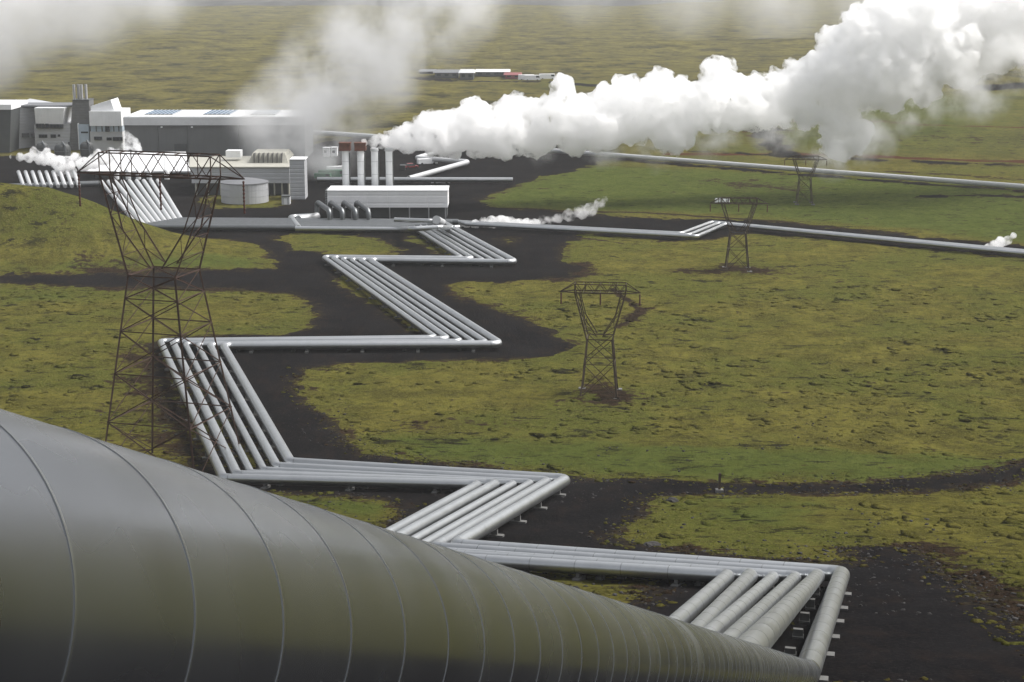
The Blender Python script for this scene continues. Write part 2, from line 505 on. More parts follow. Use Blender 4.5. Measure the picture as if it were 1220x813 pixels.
GRASS = [  # fresher green fields
 ([(560, 243), (620, 216), (700, 196), (900, 205), (1100, 216), (1260, 222), (1260, 296), (1100, 275), (900, 256), (700, 251)], 14, 0.95),
 ([(430, 522), (480, 514), (620, 520), (800, 526), (1000, 535), (1230, 545), (1230, 556), (1040, 577), (860, 574), (700, 566), (500, 548)], 6, 0.72),
 ([(770, 600), (900, 590), (1000, 600), (960, 640), (840, 630)], 7, 0.55),
 ([(1090, 588), (1230, 570), (1230, 600), (1120, 620)], 7, 0.3),
 ([(810, 120), (1260, 105), (1260, 182), (830, 186)], 60, 0.75),
 ([(0, 312), (200, 306), (330, 312), (300, 322), (0, 330)], 8, 0.75),
 ([(0, 345), (130, 347), (60, 360), (0, 362)], 8, 0.6),
 ([(320, 588), (474, 600), (448, 626)], 3, 0.7),
 ([(640, 95), (760, 99), (750, 106), (640, 104)], 40, 0.8),
]
DIRT_AND_SHADE = [  # bare peaty soil, plus the painted shade of one scarp
 ([(112, 436), (160, 410), (200, 440), (210, 540), (180, 560), (118, 540)], 6, 0.38),
 ([(678, 470), (712, 452), (750, 466), (770, 478), (735, 484), (690, 482)], 7, 0.85),
 ([(800, 324), (860, 316), (930, 318), (940, 326), (880, 332), (820, 330)], 8, 0.75),
 ([(0, 232), (40, 240), (55, 275), (30, 300), (0, 296)], 8, 0.75),
 ([(480, 345), (520, 342), (560, 360), (620, 384), (600, 390), (540, 372)], 6, 0.7),
 ([(735, 385), (770, 368), (780, 369), (748, 390)], 2, 0.9),
 ([(470, 500), (500, 494), (610, 498), (640, 504), (620, 512), (480, 514)], 4, 0.5),  # dark face of a low scarp, its shade painted as ground colour
 ([(1090, 640), (1140, 650), (1230, 700), (1230, 745), (1180, 716), (1130, 674)], 4, 0.6),
 ([(820, 215), (900, 213), (980, 222), (960, 232), (860, 224)], 12, 0.55),
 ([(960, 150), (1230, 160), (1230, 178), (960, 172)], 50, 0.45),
 ([(90, 318), (320, 326), (380, 340), (340, 348), (100, 345)], 4, 0.5),
 ([(640, 318), (700, 314), (720, 328), (660, 336)], 5, 0.7),
 ([(785, 322), (830, 318), (850, 326), (800, 329)], 5, 0.6),
]
LINES = [  # gravel tracks across the plain: pixels, half width in metres
 ([(540, 95), (640, 96.5), (700, 101), (760, 106), (860, 112)], 6.0),
 ([(904, 150), (912, 162), (926, 178), (940, 186)], 4.5),
 ([(800, 180), (860, 182), (940, 187), (1100, 193), (1260, 199)], 2.2),
 ([(690, 185), (760, 191.5), (950, 207.5), (1120, 220.5), (1290, 232)], 2.6),
 ([(1165, 105), (1200, 103), (1290, 101)], 16.0),
 ([(760, 150), (860, 140), (905, 155)], 9.0),
 ([(1100, 234), (1160, 233), (1240, 235)], 1.6),
 ([(485, 92), (540, 95)], 8.0),
 ([(690, 577), (780, 581), (880, 582.5), (1000, 582), (1100, 578), (1180, 569.5), (1260, 557)], 3.6),
]
DITCH = [([(600, 248), (700, 252.5), (760, 254), (830, 257), (930, 264), (1010, 273), (1075, 279)], 1.1, 1.3),
         ([(575, 225), (700, 226), (800, 229)], 1.6, 0.3), ([(690, 284), (760, 292), (840, 296)], 1.2, 0.5),
         ([(1060, 205), (1260, 214)], 3.0, 0.6), ([(730, 345), (765, 375), (735, 392)], 1.0, 0.8)]
REDS = [([(800, 184), (960, 184), (1100, 189), (1260, 193.5)], 3.5, 1.0), ([(900, 148), (1000, 142), (1120, 150), (1260, 152)], 4.0, 0.75),
        ([(860, 150), (905, 170)], 8.0, 0.35), ([(560, 212), (640, 200)], 6.0, 0.6)]
def line_dist(px, X, Y):
    P = poly_world(px)
    best = np.full(X.shape, 1e18)
    for i in range(len(P) - 1):
        (ax, ay), (bx, by) = P[i], P[i + 1]
        dx, dy = bx - ax, by - ay
        t = np.clip(((X - ax) * dx + (Y - ay) * dy) / (dx * dx + dy * dy + 1e-12), 0, 1)
        best = np.minimum(best, (X - ax - t * dx) ** 2 + (Y - ay - t * dy) ** 2)
    return np.sqrt(best)
def poly_world(px):
    return np.array([[p.x, p.y] for p in (hit(u, min(v, 828), 0, False) for (u, v) in px)])
def poly_sdf(poly, X, Y):
    """negative inside"""
    n = len(poly)
    best = np.full(X.shape, 1e18)
    inside = np.zeros(X.shape, bool)
    for i in range(n):
        ax, ay = poly[i]; bx, by = poly[(i + 1) % n]
        dx, dy = bx - ax, by - ay
        L = dx * dx + dy * dy + 1e-12
        t = np.clip(((X - ax) * dx + (Y - ay) * dy) / L, 0, 1)
        best = np.minimum(best, (X - ax - t * dx) ** 2 + (Y - ay - t * dy) ** 2)
        c = ((ay > Y) != (by > Y))
        with np.errstate(divide='ignore', invalid='ignore'):
            xi = ax + (Y - ay) * dx / (dy if abs(dy) > 1e-12 else 1e-12)
        inside ^= (c & (X < xi))
    return np.where(inside, -1, 1) * np.sqrt(best)
def grow(a, step, f, end):
    out = []
    x = a
    while x < end:
        step *= f
        x += step
        out.append(x)
    return out
xc_ = list(np.arange(-130, 165, 0.85))
xr = grow(xc_[-1], 0.85, 1.06, 9000)
xl = grow(130, 0.85, 1.06, 9000)
XS = np.array([-q for q in reversed(xl)] + xc_ + xr)
yc_ = list(np.arange(64, 240, 0.75)) + list(np.arange(240, 450, 1.0))
yfar = grow(yc_[-1], 1.0, 1.03, 14000)
ynear = list(np.arange(-20, 64, 3.0))
yback = [-q for q in reversed(grow(20, 3, 1.3, 380))]
YS = np.array(yback + ynear + yc_ + yfar)
GX, GY = np.meshgrid(XS, YS)
def build_ground():
    nx, ny = len(XS), len(YS)
    vis = (GY > 60) & (GY < 1500) & (np.abs(GX) < 700)
    xs_, ys_ = GX[vis], GY[vis]
    sd_ = np.full(GX.shape, 60.0)
    s = np.full(xs_.shape, 1e9)
    for p in GRAVEL: s = np.minimum(s, poly_sdf(poly_world(p), xs_, ys_))
    for p in MOSS_HOLES: s = np.maximum(s, -poly_sdf(poly_world(p), xs_, ys_))
    for (ln, wd) in LINES: s = np.minimum(s, line_dist(ln, xs_, ys_) - wd)
    s = np.maximum(s, 7.0 * (knoll_h(xs_, ys_) - 0.9))
    # ragged natural edge
    dist = np.clip(ys_ / 250.0, 0.35, 3)
    s = s + dist * (3.4 * fbm(xs_ / 9.0, ys_ / 9.0, 4, 21) + 3.6 * fbm(xs_ / 2.6, ys_ / 2.6, 3, 33) * (0.35 + 1.3 * vnoise(xs_ / 14, ys_ / 14, 77)))
    sd_[vis] = s
    # scree below the viewpoint, right of the foreground pipe
    sc = (GY <= 60)
    sd_[sc] = (fgx(GY[sc]) - 6.0 - GX[sc]) + 6 * fbm(GX[sc] / 8, GY[sc] / 8, 3, 23)
    sd_[sc & (GX > 60)] = 8.0
    grass = np.zeros(GX.shape); dirt = np.zeros(GX.shape)
    for (p, soft, amt) in GRASS:
        w = np.zeros(GX.shape)
        w[vis] = amt * (1 - sstep(-soft, soft, poly_sdf(poly_world(p), xs_, ys_)))
        grass = np.maximum(grass, w)
    red = np.zeros(GX.shape)
    for (ln, wd, amt) in DITCH:
        w = np.zeros(GX.shape)
        w[vis] = amt * (1 - sstep(wd * .4, wd * 1.6, line_dist(ln, xs_, ys_)))
        dirt = np.maximum(dirt, w)
    for (ln, wd, amt) in REDS:
        w = np.zeros(GX.shape)
        w[vis] = amt * (1 - sstep(wd * .4, wd * 1.6, line_dist(ln, xs_, ys_)))
        red = np.maximum(red, w)
    for (p, soft, amt) in DIRT_AND_SHADE:  # soil patches and the scarp's painted shade share this mask
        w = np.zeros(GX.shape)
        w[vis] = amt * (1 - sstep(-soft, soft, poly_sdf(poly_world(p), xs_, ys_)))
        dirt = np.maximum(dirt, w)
    grass = grass * (1 - sstep(0.8, 3.5, knoll_h(GX, GY)))
    far = sstep(470, 640, GY) * (1 - grass)
    Z = ground_s(GX, GY)
    hum = 0.65 * fbm(GX / 6.5, GY / 6.5, 4, 41) + 1.2 * fbm(GX / 30.0, GY / 30.0, 3, 51)
    amp = sstep(0.0, 5.0, sd_) * (GY > 40) * (1 - 0.0)
    Z = Z + amp * hum * (1 - 0.6 * grass)
    # swells of the far plain; the scarp by the pipes is only painted shade
    Z = Z + sstep(700, 1500, GY) * 9.0 * fbm(GX / 140.0, GY / 140.0, 4, 61)
    lump = (0.05 + 0.20 * sstep(0.5, 4, sd_) * (1 - 0.5 * grass)) * fbm(GX / 2.4, GY / 2.4, 3, 71) * (GY > 60) * (GY < 600)
    Z = Z + lump
    V = np.stack([GX.ravel(), GY.ravel(), Z.ravel()], 1)
    S = sd_.ravel()
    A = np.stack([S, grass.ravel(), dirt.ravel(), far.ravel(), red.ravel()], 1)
    idx = np.arange(nx * ny).reshape(ny, nx)
    q = np.stack([idx[:-1, :-1], idx[:-1, 1:], idx[1:, 1:], idx[1:, :-1]], -1).reshape(-1, 4)
    neg = (S[q] < 0).sum(1)
    moss_q, grav_q, mix_q = q[neg == 0], q[neg == 4], q[(neg > 0) & (neg < 4)]
    newv, newa, cache = [], [], {}
    base = len(V)
    def cut(i, j):
        k = (i, j) if i < j else (j, i)
        if k in cache: return cache[k]
        a, b = k
        t = S[a] / (S[a] - S[b])
        newv.append(V[a] * (1 - t) + V[b] * t)
        na = A[a] * (1 - t) + A[b] * t; na[0] = 0
        newa.append(na)
        cache[k] = base + len(newv) - 1
        return cache[k]
    moss_p, grav_p = [], []
    for quad in mix_q.tolist():
        for tri in ((quad[0], quad[1], quad[2]), (quad[0], quad[2], quad[3])):
            pos, ngt = [], []
            for k in range(3):
                i, j = tri[k], tri[(k + 1) % 3]
                (pos if S[i] >= 0 else ngt).append(i)
                if (S[i] >= 0) != (S[j] >= 0):
                    c = cut(i, j); pos.append(c); ngt.append(c)
            if len(pos) > 2: moss_p.append(pos)
            if len(ngt) > 2: grav_p.append(ngt)
    VV = np.vstack([V, np.array(newv)]) if newv else V
    AA = np.vstack([A, np.array(newa)]) if newa else A
    def make(name, quads, polys, mat):
        loops = np.concatenate([quads.ravel(), np.array([i for p in polys for i in p], np.int64)])
        sizes = np.concatenate([np.full(len(quads), 4), np.array([len(p) for p in polys], np.int64)])
        used, inv = np.unique(loops, return_inverse=True)
        me = bpy.data.meshes.new(name)
        me.vertices.add(len(used)); me.vertices.foreach_set("co", VV[used].astype(np.float32).ravel())
        me.loops.add(len(loops)); me.loops.foreach_set("vertex_index", inv.astype(np.int32))
        me.polygons.add(len(sizes))
        starts = np.concatenate([[0], np.cumsum(sizes)[:-1]])
        me.polygons.foreach_set("loop_start", starts.astype(np.int32))
        me.polygons.foreach_set("use_smooth", np.ones(len(sizes), bool))
        for k, an in enumerate(("edge_distance", "grass", "dirt", "far", "scoria")):
            at = me.attributes.new(an, 'FLOAT', 'POINT')
            at.data.foreach_set("value", AA[used][:, k].astype(np.float32))
        me.update(calc_edges=True); me.validate()
        o = link(name, me, None, mat)
        o["kind"] = "structure"
        return o
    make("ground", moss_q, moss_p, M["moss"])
    make("gravel_road", grav_q, grav_p, M["gravel"])
    return Z, sd_, grass, dirt, far, red
FIELDS = build_ground()
def sample(f, x, y):
    i = np.clip(np.searchsorted(XS, x) - 1, 0, len(XS) - 2); j = np.clip(np.searchsorted(YS, y) - 1, 0, len(YS) - 2)
    u = (x - XS[i]) / (XS[i + 1] - XS[i]); v = (y - YS[j]) / (YS[j + 1] - YS[j])
    return (f[j, i] * (1 - u) + f[j, i + 1] * u) * (1 - v) + (f[j + 1, i] * (1 - u) + f[j + 1, i + 1] * u) * v
def scatter(name, n, mat, rmin, rmax, keep, flat, seed, label, y0=64, y1=330, sink=0.25):
    rg = np.random.default_rng(seed)
    b_ = bmesh.new(); bmesh.ops.create_icosphere(b_, subdivisions=1, radius=1.0)
    tv = np.array([v.co[:] for v in b_.verts]); tf = np.array([[v.index for v in f.verts] for f in b_.faces]); b_.free()
    y = y0 + (y1 - y0) * rg.random(n * 8)
    x = (rg.random(n * 8) - 0.5) * 2 * (0.33 * y + 6)
    k = keep(x, y, rg)
    x, y = x[k][:n], y[k][:n]
    n = len(x)
    z = sample(FIELDS[0], x, y)
    r = rmin * (rmax / rmin) ** (rg.random(n) ** 2.2)
    a = rg.random(n) * 6.283
    V = tv[None] * (1 + 0.28 * rg.standard_normal((n, len(tv), 1)))
    V = V * np.stack([r * (0.8 + .6 * rg.random(n)), r * (0.8 + .6 * rg.random(n)), r * flat * (0.6 + .8 * rg.random(n))], 1)[:, None, :]
    c, s_ = np.cos(a)[:, None], np.sin(a)[:, None]
    VX, VY = V[..., 0] * c - V[..., 1] * s_, V[..., 0] * s_ + V[..., 1] * c
    P = np.stack([VX + x[:, None], VY + y[:, None], V[..., 2] + (z + r * flat * (0.5 - sink))[:, None]], -1).reshape(-1, 3)
    Fc = (tf[None] + (np.arange(n) * len(tv))[:, None, None]).reshape(-1, 3)
    me = bpy.data.meshes.new(name)
    me.vertices.add(len(P)); me.vertices.foreach_set("co", P.astype(np.float32).ravel())
    me.loops.add(Fc.size); me.loops.foreach_set("vertex_index", Fc.astype(np.int32).ravel())
    me.polygons.add(len(Fc)); me.polygons.foreach_set("loop_start", np.arange(0, Fc.size, 3, dtype=np.int32))
    for q, an in enumerate(("edge_distance", "grass", "dirt", "far", "scoria")):
        fld = FIELDS[(1, 2, 3, 4, 5)[q]]
        at = me.attributes.new(an, 'FLOAT', 'POINT')
        at.data.foreach_set("value", np.repeat(sample(fld, x, y), len(tv)).astype(np.float32))
    me.update(calc_edges=True)
    if mat is M["moss"]: me.polygons.foreach_set("use_smooth", np.ones(len(Fc), bool))
    o = link(name, me, None, mat)
    o["kind"] = "stuff"; o["label"] = label
    return o
def keep_moss(x, y, rg): 
    d = sample(FIELDS[1], x, y)
    return (d > 2.2) & (fbm(x / 16, y / 16, 3, 301) + 0.25 * rg.random(len(x)) > 0.06) & (sample(FIELDS[2], x, y) < 0.6)
def keep_edge(x, y, rg):
    d = sample(FIELDS[1], x, y)
    return (d > -3.5) & (d < 7) & (np.exp(-np.abs(d) / 2.0) > rg.random(len(x)))
def keep_any(x, y, rg):
    return (fbm(x / 20, y / 20, 3, 311) > 0.05)
scatter("moss_hummocks", 3500, M["moss"], 0.3, 1.0, keep_moss, 0.22, 11, "low cushions of yellow-green moss over the old lava")
scatter("moss_tufts", 4500, M["moss"], 0.10, 0.36, keep_edge, 0.45, 12, "small moss tufts along the gravel edges", y1=260)
scatter("loose_stones", 4000, M["rock"], 0.05, 0.20, keep_edge, 0.6, 13, "loose dark stones along the gravel edges", y1=240)
scatter("scattered_stones", 1800, M["rock"], 0.05, 0.20, keep_any, 0.6, 14, "loose dark stones scattered over moss and gravel", y1=230)

# far lava edge near the skyline
def lava():
    xs = np.arange(-1500, 1500, 14.0); ys = np.concatenate([np.arange(2500, 3300, 16.0), np.arange(3300, 6000, 90.0)])
    X, Y = np.meshgrid(xs, ys)
    edge = 2790 + 160 * fbm(X / 260, X * 0 + 3.3, 3, 81) + np.where(X > 240, (X - 240) * 2.5, 0)
    k = sstep(0, 60, Y - edge)
    Z = -3 + k * (11 + 14 * fbm(X / 55, Y / 70, 4, 91)) * 1.0 - (1 - k) * 6
    n, m = X.shape
    idx = np.arange(n * m).reshape(n, m)
    q = np.stack([idx[:-1, :-1], idx[:-1, 1:], idx[1:, 1:], idx[1:, :-1]], -1).reshape(-1, 4)
    me = mesh_pd("lava_field", np.stack([X.ravel(), Y.ravel(), Z.ravel()], 1).tolist(), q.tolist())
    o = link("lava_field", me, None, M["lava"])
    o["kind"] = "structure"
lava()

# ------------------------------------------------------------------ pipelines
def bend_path(pts, rad):
    """straight runs and rounded corners of a polyline -> list of (kind, points)"""
    pts = [Vector(p) for p in pts]
    out = []
    cur = pts[0]
    for i in range(1, len(pts) - 1):
        a, p, b = pts[i - 1], pts[i], pts[i + 1]
        d0, d1 = (p - a).normalized(), (b - p).normalized()
        ang = d0.angle(d1)
        if ang < R(4):
            continue
        t = min(rad * math.tan(ang / 2), 0.45 * (p - a).length, 0.45 * (b - p).length)
        r = t / math.tan(ang / 2)
        s, e = p - d0 * t, p + d1 * t
        out.append(("pipe_run", [cur, s]))
        bis = (d1 - d0).normalized()
        c = p + bis * (r / math.cos(ang / 2))
        n = max(4, int(ang / R(11)))
        va = s - c
        ax = d0.cross(d1).normalized()
        arc = [c + (Matrix.Rotation(ang * k / n, 3, ax) @ va) for k in range(n + 1)]
        out.append(("elbow", arc))
        cur = e
    out.append(("pipe_run", [cur, pts[-1]]))
    return out
def pipeline(name, pts, r, mat, label, cat="pipe", group=None, rad=None, n=22, bands=None):
    e = empty(name, Vector(pts[0]), label, cat, group)
    for kind, pp in bend_path(pts, rad or r * 2.2):
        if kind == "pipe_run":
            a, b = pp
            run = MB().tube([a, b], r, n).build(kind, mat, e, True)
            if bands and 0.5 * (a.y + b.y) < 155 and a.y > 60:
                L = (b - a).length
                k = max(1, int(L / bands))
                d = (b - a).normalized()
                for j in range(1, k):
                    c = a + (b - a) * (j / k)
                    MB().tube([c - d * 0.04, c + d * 0.04], r + 0.006, n).build("joint_band", M["seam"], run, True)
        else:
            MB().tube(pp, r + 0.004, n).build(kind, mat, e, True)
    return e
RAD = [0.55, 0.58, 0.46, 0.46, 0.56, 0.65]
OFF = [0.0, 0.2, 0.4, 0.595, 0.79, 1.0]
GAP = 0.5
# corner pixels of the innermost (first) and the outermost (sixth) pipe, from the plant towards the camera
ZIG = [((487, 268), (529, 266)), ((551, 308), (615, 312.5)), ((385, 306.5), (440, 310)), ((519, 403), (597, 410.5)),
       ((191, 407), (266, 412)), ((266, 570), (346, 551.5)), ((571, 577.5), (675, 571.5)), ((420, 659), (542, 650.5)), ((868, 686.5), (1003, 684))]
corner = [[], [], [], [], [], []]
for (a, b) in ZIG:
    pa, pb = hit(*a, GAP + RAD[0]), hit(*b, GAP + RAD[5])
    for k in range(6):
        p = pa.lerp(pb, OFF[k])
        p.z = gz(p.x, p.y) + GAP + RAD[k]
        corner[k].append(p)
NEAR = at_y(-170, 735, 4.29)
P9 = hit(961, 803, GAP + RAD[5])
e_dir = P9 - corner[5][-1]
fg_dir = (NEAR - P9).normalized()
# lower ends of the nearest slanting runs: parallel in plan, rising with the hillside
e_end = []
for k, (u, v) in enumerate(((777, 730), (812, 741), (845, 750), (880, 758), (914, 769))):
    c, d = corner[k][-1], raydir(u, v)
    t = (c.x * e_dir.y - c.y * e_dir.x) / (d.x * e_dir.y - d.y * e_dir.x)
    p = Vector((d.x * t, d.y * t, HC + d.z * t))
    w = (p - c)
    L = e_dir.xy.length / max(0.2, w.xy.length)
    p = c + w * min(L, 2.2)
    p.z = max(p.z, gz(p.x, p.y) + 0.2 + RAD[k])
    low = c + e_dir
    low.z = gz(low.x, low.y) + GAP + RAD[k]
    e_end.append(low.lerp(p, (0.80, 0.74, 0.54, 0.33, 0.10)[k]))
lows = []
for k in range(5):
    q = corner[k][-1] + e_dir
    lows.append(Vector((q.x, q.y, P9.z - RAD[5] + RAD[k])))
lift = e_end[0] - lows[0]
e_end = [lows[k] + lift * (1 - OFF[k]) ** 1.7 for k in range(5)]       # the slope eases towards the outermost pipe
e_end = [p.lerp(P9, (0.0, 0.03, 0.07, 0.12, 0.2)[k]) for k, p in enumerate(e_end)]
e_end.append(P9.copy())
pl_labels = [
 "innermost of the six silver zigzag pipes, leftmost on the slanting runs",
 "second silver zigzag pipe beside the innermost one on the slanting runs",
 "third silver zigzag pipe, a thin one in the middle of the bundle",
 "fourth silver zigzag pipe, a thin one next to the second outermost",
 "second outermost silver zigzag pipe, beside the thickest one",
 "thickest, outermost zigzag pipe that swells past the camera in the foreground",
]
group_z = "silver pipes zigzagging down to the plant"
fg_pipe = None
for k in range(6):
    pts = list(corner[k])
    st = pts[0] - (pts[1] - pts[0]).normalized() * 6.0        # ends tucked under the header at the plant
    pts = [st] + pts[1:]
    if k == 5:
        pts.append(P9.copy())
    else:
        q = e_end[k]
        pts.append(q)
        q2 = q + fg_dir * 74.0
        q2.z = gz(q2.x, q2.y) + GAP + RAD[k]
        q1 = q + fg_dir * 37.0
        q1.z = max(gz(q1.x, q1.y), 0.5 * (q.z + q2.z) - 1.5) + 0.2
        pts += [q1, q2]
    o = pipeline("steam_pipe", pts, RAD[k], M["clad"], pl_labels[k], "pipe", group_z, rad=RAD[k] * 1.9, bands=3.6)
    if k == 5: fg_pipe = o

# foreground run of the thick pipe: overlapping cladding sheets
def fg_run():
    r, s, n = RAD[5], 0.83, 96
    prof = [(0.0, r), (s, r), (s - 0.006, r + 0.003), (s + 0.006, r + 0.003), (s + 0.006, r - 0.003)]
    vs_, fs_ = [], []
    for (z, q) in prof:
        vs_ += [(q * math.cos(2 * math.pi * i / n), q * math.sin(2 * math.pi * i / n), z) for i in range(n)]
    for k in (0, 2, 3):
        fs_ += [(k * n + i, k * n + (i + 1) % n, (k + 1) * n + (i + 1) % n, (k + 1) * n + i) for i in range(n)]
    me = mesh_pd("cladding_sheet", vs_, fs_, True)
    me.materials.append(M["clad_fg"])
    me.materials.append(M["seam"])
    for p in me.polygons:
        if p.index // n >= 1: p.material_index = 1
    me.set_sharp_from_angle(angle=R(40))
    rot = (fg_dir).to_track_quat('Z', 'Y')
    L = (NEAR - P9).length + 9.0
    m = int(L / s)
    for i in range(m):
        o = bpy.data.objects.new("cladding_sheet", me)
        COL.objects.link(o)
        o.parent = fg_pipe
        o.matrix_parent_inverse = Matrix.Translation(-fg_pipe.location)
        o.rotation_mode = 'QUATERNION'
        o.rotation_quaternion = rot
        o.location = P9 + fg_dir * (i * s + 0.17)
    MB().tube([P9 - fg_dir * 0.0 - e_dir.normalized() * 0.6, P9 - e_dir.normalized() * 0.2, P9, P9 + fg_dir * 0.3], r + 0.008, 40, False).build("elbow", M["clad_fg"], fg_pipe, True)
fg_run()

# supports below the bundle
SLEEP = MB().box(-0.35, 0.35, -0.5, 0.5, -0.4, 0.16)
def supports():
    names = ["upper slanting run by the plant", "first level run below the plant", "second slanting run", "level run across the middle",
             "left slanting run beside the tall pylon", "level run in front of the tall pylon", "short slanting run right of the tall pylon",
             "nearest level run", "nearest slanting run at bottom right"]
    pad = None
    for sgm in range(len(ZIG)):
        if sgm < len(ZIG) - 1:
            A0, A1, B0, B1 = corner[0][sgm], corner[0][sgm + 1], corner[5][sgm], corner[5][sgm + 1]
        else:
            A0, B0 = corner[0][sgm], corner[5][sgm]
            A1, B1 = e_end[0], P9
        L = (B1 - B0).length
        n = max(2, int(L / (9.0 if sgm < 6 else 7.5)))
        for i in range(n):
            t = (i + 0.5) / n
            ends = [A0.lerp(A1, t), B0.lerp(B1, t)]
            d = (B1 - B0).normalized()
            side = Vector((d.y, -d.x, 0)).normalized()
            c = ends[0].lerp(ends[1], 0.5); c.z = gz(c.x, c.y)
            e = empty("pipe_support", c, "%s cradle from the plant end of the %s" % (["first", "second", "third", "fourth", "fifth", "sixth", "seventh", "eighth", "ninth", "tenth", "eleventh", "twelfth", "thirteenth"][i], names[sgm]), "pipe support", "cradles of the " + names[sgm])
            m0 = None
            for k in range(6):
                if sgm < len(ZIG) - 1: pc = corner[k][sgm].lerp(corner[k][sgm + 1], t)
                else: pc = corner[k][sgm].lerp(e_end[k], t)
                # square to the pipe, level with the middle of the bundle
                mid_k = pc
                z0 = gz(mid_k.x, mid_k.y)
                w = 0.9 if k == 5 else (0.7 if k == 0 else 0.34)
                mb = MB()
                pts = []
                for (sa, sb) in ((-w, -0.3), (w, -0.3), (w, 0.3), (-w, 0.3)):
                    q = mid_k + side * sa + d * sb
                    pts.append(Vector((q.x, q.y, z0)))
                top = GAP - 0.1
                mb.prism([p + Vector((0, 0, -0.5)) for p in pts], [p + Vector((0, 0, 0.22)) for p in pts])
                mb.build("footing", M["concrete"], e)
                mb = MB()
                pts = []
                for (sa, sb) in ((-0.3, -0.15), (0.3, -0.15), (0.3, 0.15), (-0.3, 0.15)):
                    q = mid_k + side * sa + d * sb
                    pts.append(Vector((q.x, q.y, z0)))
                mb.prism([p + Vector((0, 0, 0.222)) for p in pts], [Vector((p.x, p.y, mid_k.z - RAD[k] + 0.06)) for p in pts])
                mb.build("saddle", M["concrete"], e)
supports()

# ---- header bundle at the plant: nine white pipes coming down, turning level to the right
def P0(u, v, h=1.0): return hit(u, v, h)
for i in range(9):
    t = i / 8.0
    top = P0(121 + 67 * t, 217 - 1.5 * t, 1.2)
    cor = P0(166 + 50 * t, 270.5 - 8.0 * t, 1.2)
    endp = P0(486 + 60 * t, 272 - 7.5 * t, 1.2)
    pipeline("plant_pipe", [top, cor], 0.62, M["clad_white"], "white pipe slanting up to the plant, number %s from the left of nine" % ["one", "two", "three", "four", "five", "six", "seven", "eight", "nine"][i],
             "pipe", "white slanting pipes at the plant", n=16)
    pipeline("header_pipe", [cor + Vector((-0.4, 0, 0)), endp], 0.70, M["clad_dark"], "dull grey level header pipe, %s of nine lying side by side" % ["frontmost", "second from the front", "third from the front", "fourth from the front", "middle", "fourth from the back", "third from the back", "second from the back", "rearmost"][i],
             "pipe", "grey header pipes lying side by side before the plant", n=16)
for i in range(9):      # left array, steep pipes under the steam
    t = i / 8.0
    a, b = P0(22 + 66 * t, 205, 3.0), P0(28 + 66 * t, 222, 1.0)
    pipeline("plant_pipe", [a, b], 0.55, M["clad_white"], "short grey-white pipe left of the plant, %s of nine under the steam" % ["leftmost", "second", "third", "fourth", "middle", "sixth", "seventh", "eighth", "rightmost"][i],
             "pipe", "short pipes under the steam at the left edge", n=12)
a, b = P0(-30, 224, 0.8), P0(118, 219, 0.8)
pipeline("header_pipe", [a, b], 0.9, M["clad_dark"], "grey level pipe at the foot of the short pipes at left", "pipe", n=14)
# raised bridge pipe over the heads of the zigzag pipes
pts = [P0(352, 272.5, 1.3), P0(478, 273.5, 1.3), P0(489, 273, 4.0), P0(526, 271, 4.2), P0(536, 272, 1.3), P0(546, 271, 1.2)]
pipeline("bridge_pipe", pts, 0.6, M["clad"], "grey pipe bridging over the heads of the zigzag pipes", "pipe", n=16)
pts = [P0(346, 259, 1.2), P0(356, 272, 1.35)]
pipeline("plant_pipe", [P0(375, 258, 1.2)] + pts, 0.75, M["clad"], "pale pipe turning the corner left of the four pipe arches", "pipe", n=16)
pts = [P0(470, 262, 3.5), P0(516, 263.5, 3.6), P0(525, 271, 1.0)]
pipeline("bridge_pipe", pts, 0.55, M["clad"], "shorter grey pipe behind the bridge pipe by the white building", "pipe", n=16)
pts = [P0(520, 262, 4.0), P0(527, 266, 1.2)]
pipeline("stub_pipe", pts, 1.0, M["clad_white"], "thick white pipe stub at the top of the zigzag pipes", "pipe", n=16)
# four arches
for i in range(4):
    u = 381 + 15.5 * i
    a, b = P0(u - 3, 262, 0.4), P0(u + 12, 268.5, 0.4)
    a2, b2 = a + Vector((0, 0, 4.6)), b + Vector((0, 0, 3.6))
    pipeline("pipe_arch", [a, a2, b2, b], 0.62, M["clad_dark"], "%s of the four bent pipes beside the white separator building" % ["leftmost", "second from left", "third from left", "rightmost"][i],
             "pipe", "four bent pipes by the separator building", n=14, rad=1.4)
pipeline("plant_pipe", [P0(378, 258, 1.4), P0(356, 262, 1.4)], 1.0, M["clad_white"], "thick white pipe lying left of the bent pipes", "pipe", n=16)

# ---- pipelines to the right and behind
names3 = ["rear", "middle", "front"]
for i in range(3):
    t = i / 2.0
    pts = [P0(546 + 8 * t, 264.5 + 2.5 * t, 1.2), P0(812 + 18 * t, 278.5 + 3.5 * t, 1.2), P0(848 + 16 * t, 265 + 2.3 * t, 1.2), P0(1290, 306 + 3.0 * t, 1.2)]
    pipeline("steam_pipe", pts, 0.46, M["clad"], "%s of three grey pipes running right across the green field, with a jog" % names3[i], "pipe", "three pipes running right across the field", n=16)
pipeline("steam_pipe", [P0(640, 178, 1.5), P0(720, 184.5, 1.5), P0(1290, 228, 1.5)], 0.75, M["clad_white"], "long white pipe crossing the far green field below the steam", "pipe", n=14)
pipeline("steam_pipe", [P0(378, 214, 1.3), P0(611, 214.5, 1.3)], 0.75, M["clad"], "level grey pipe behind the four chimneys", "pipe", n=14)
pipeline("steam_pipe", [P0(487, 213, 1.6), P0(558, 193, 1.6), P0(496, 188.5, 1.6), P0(532, 178, 1.6), P0(600, 176, 1.6)], 0.8, M["clad_white"], "white zigzag pipe on the dark gravel under the steam", "pipe", n=14)
pipeline("steam_pipe", [P0(362, 157, 2.0), P0(448, 163, 2.0)], 0.9, M["clad_white"], "white pipe leaving the right end of the long grey hall", "pipe", n=14)

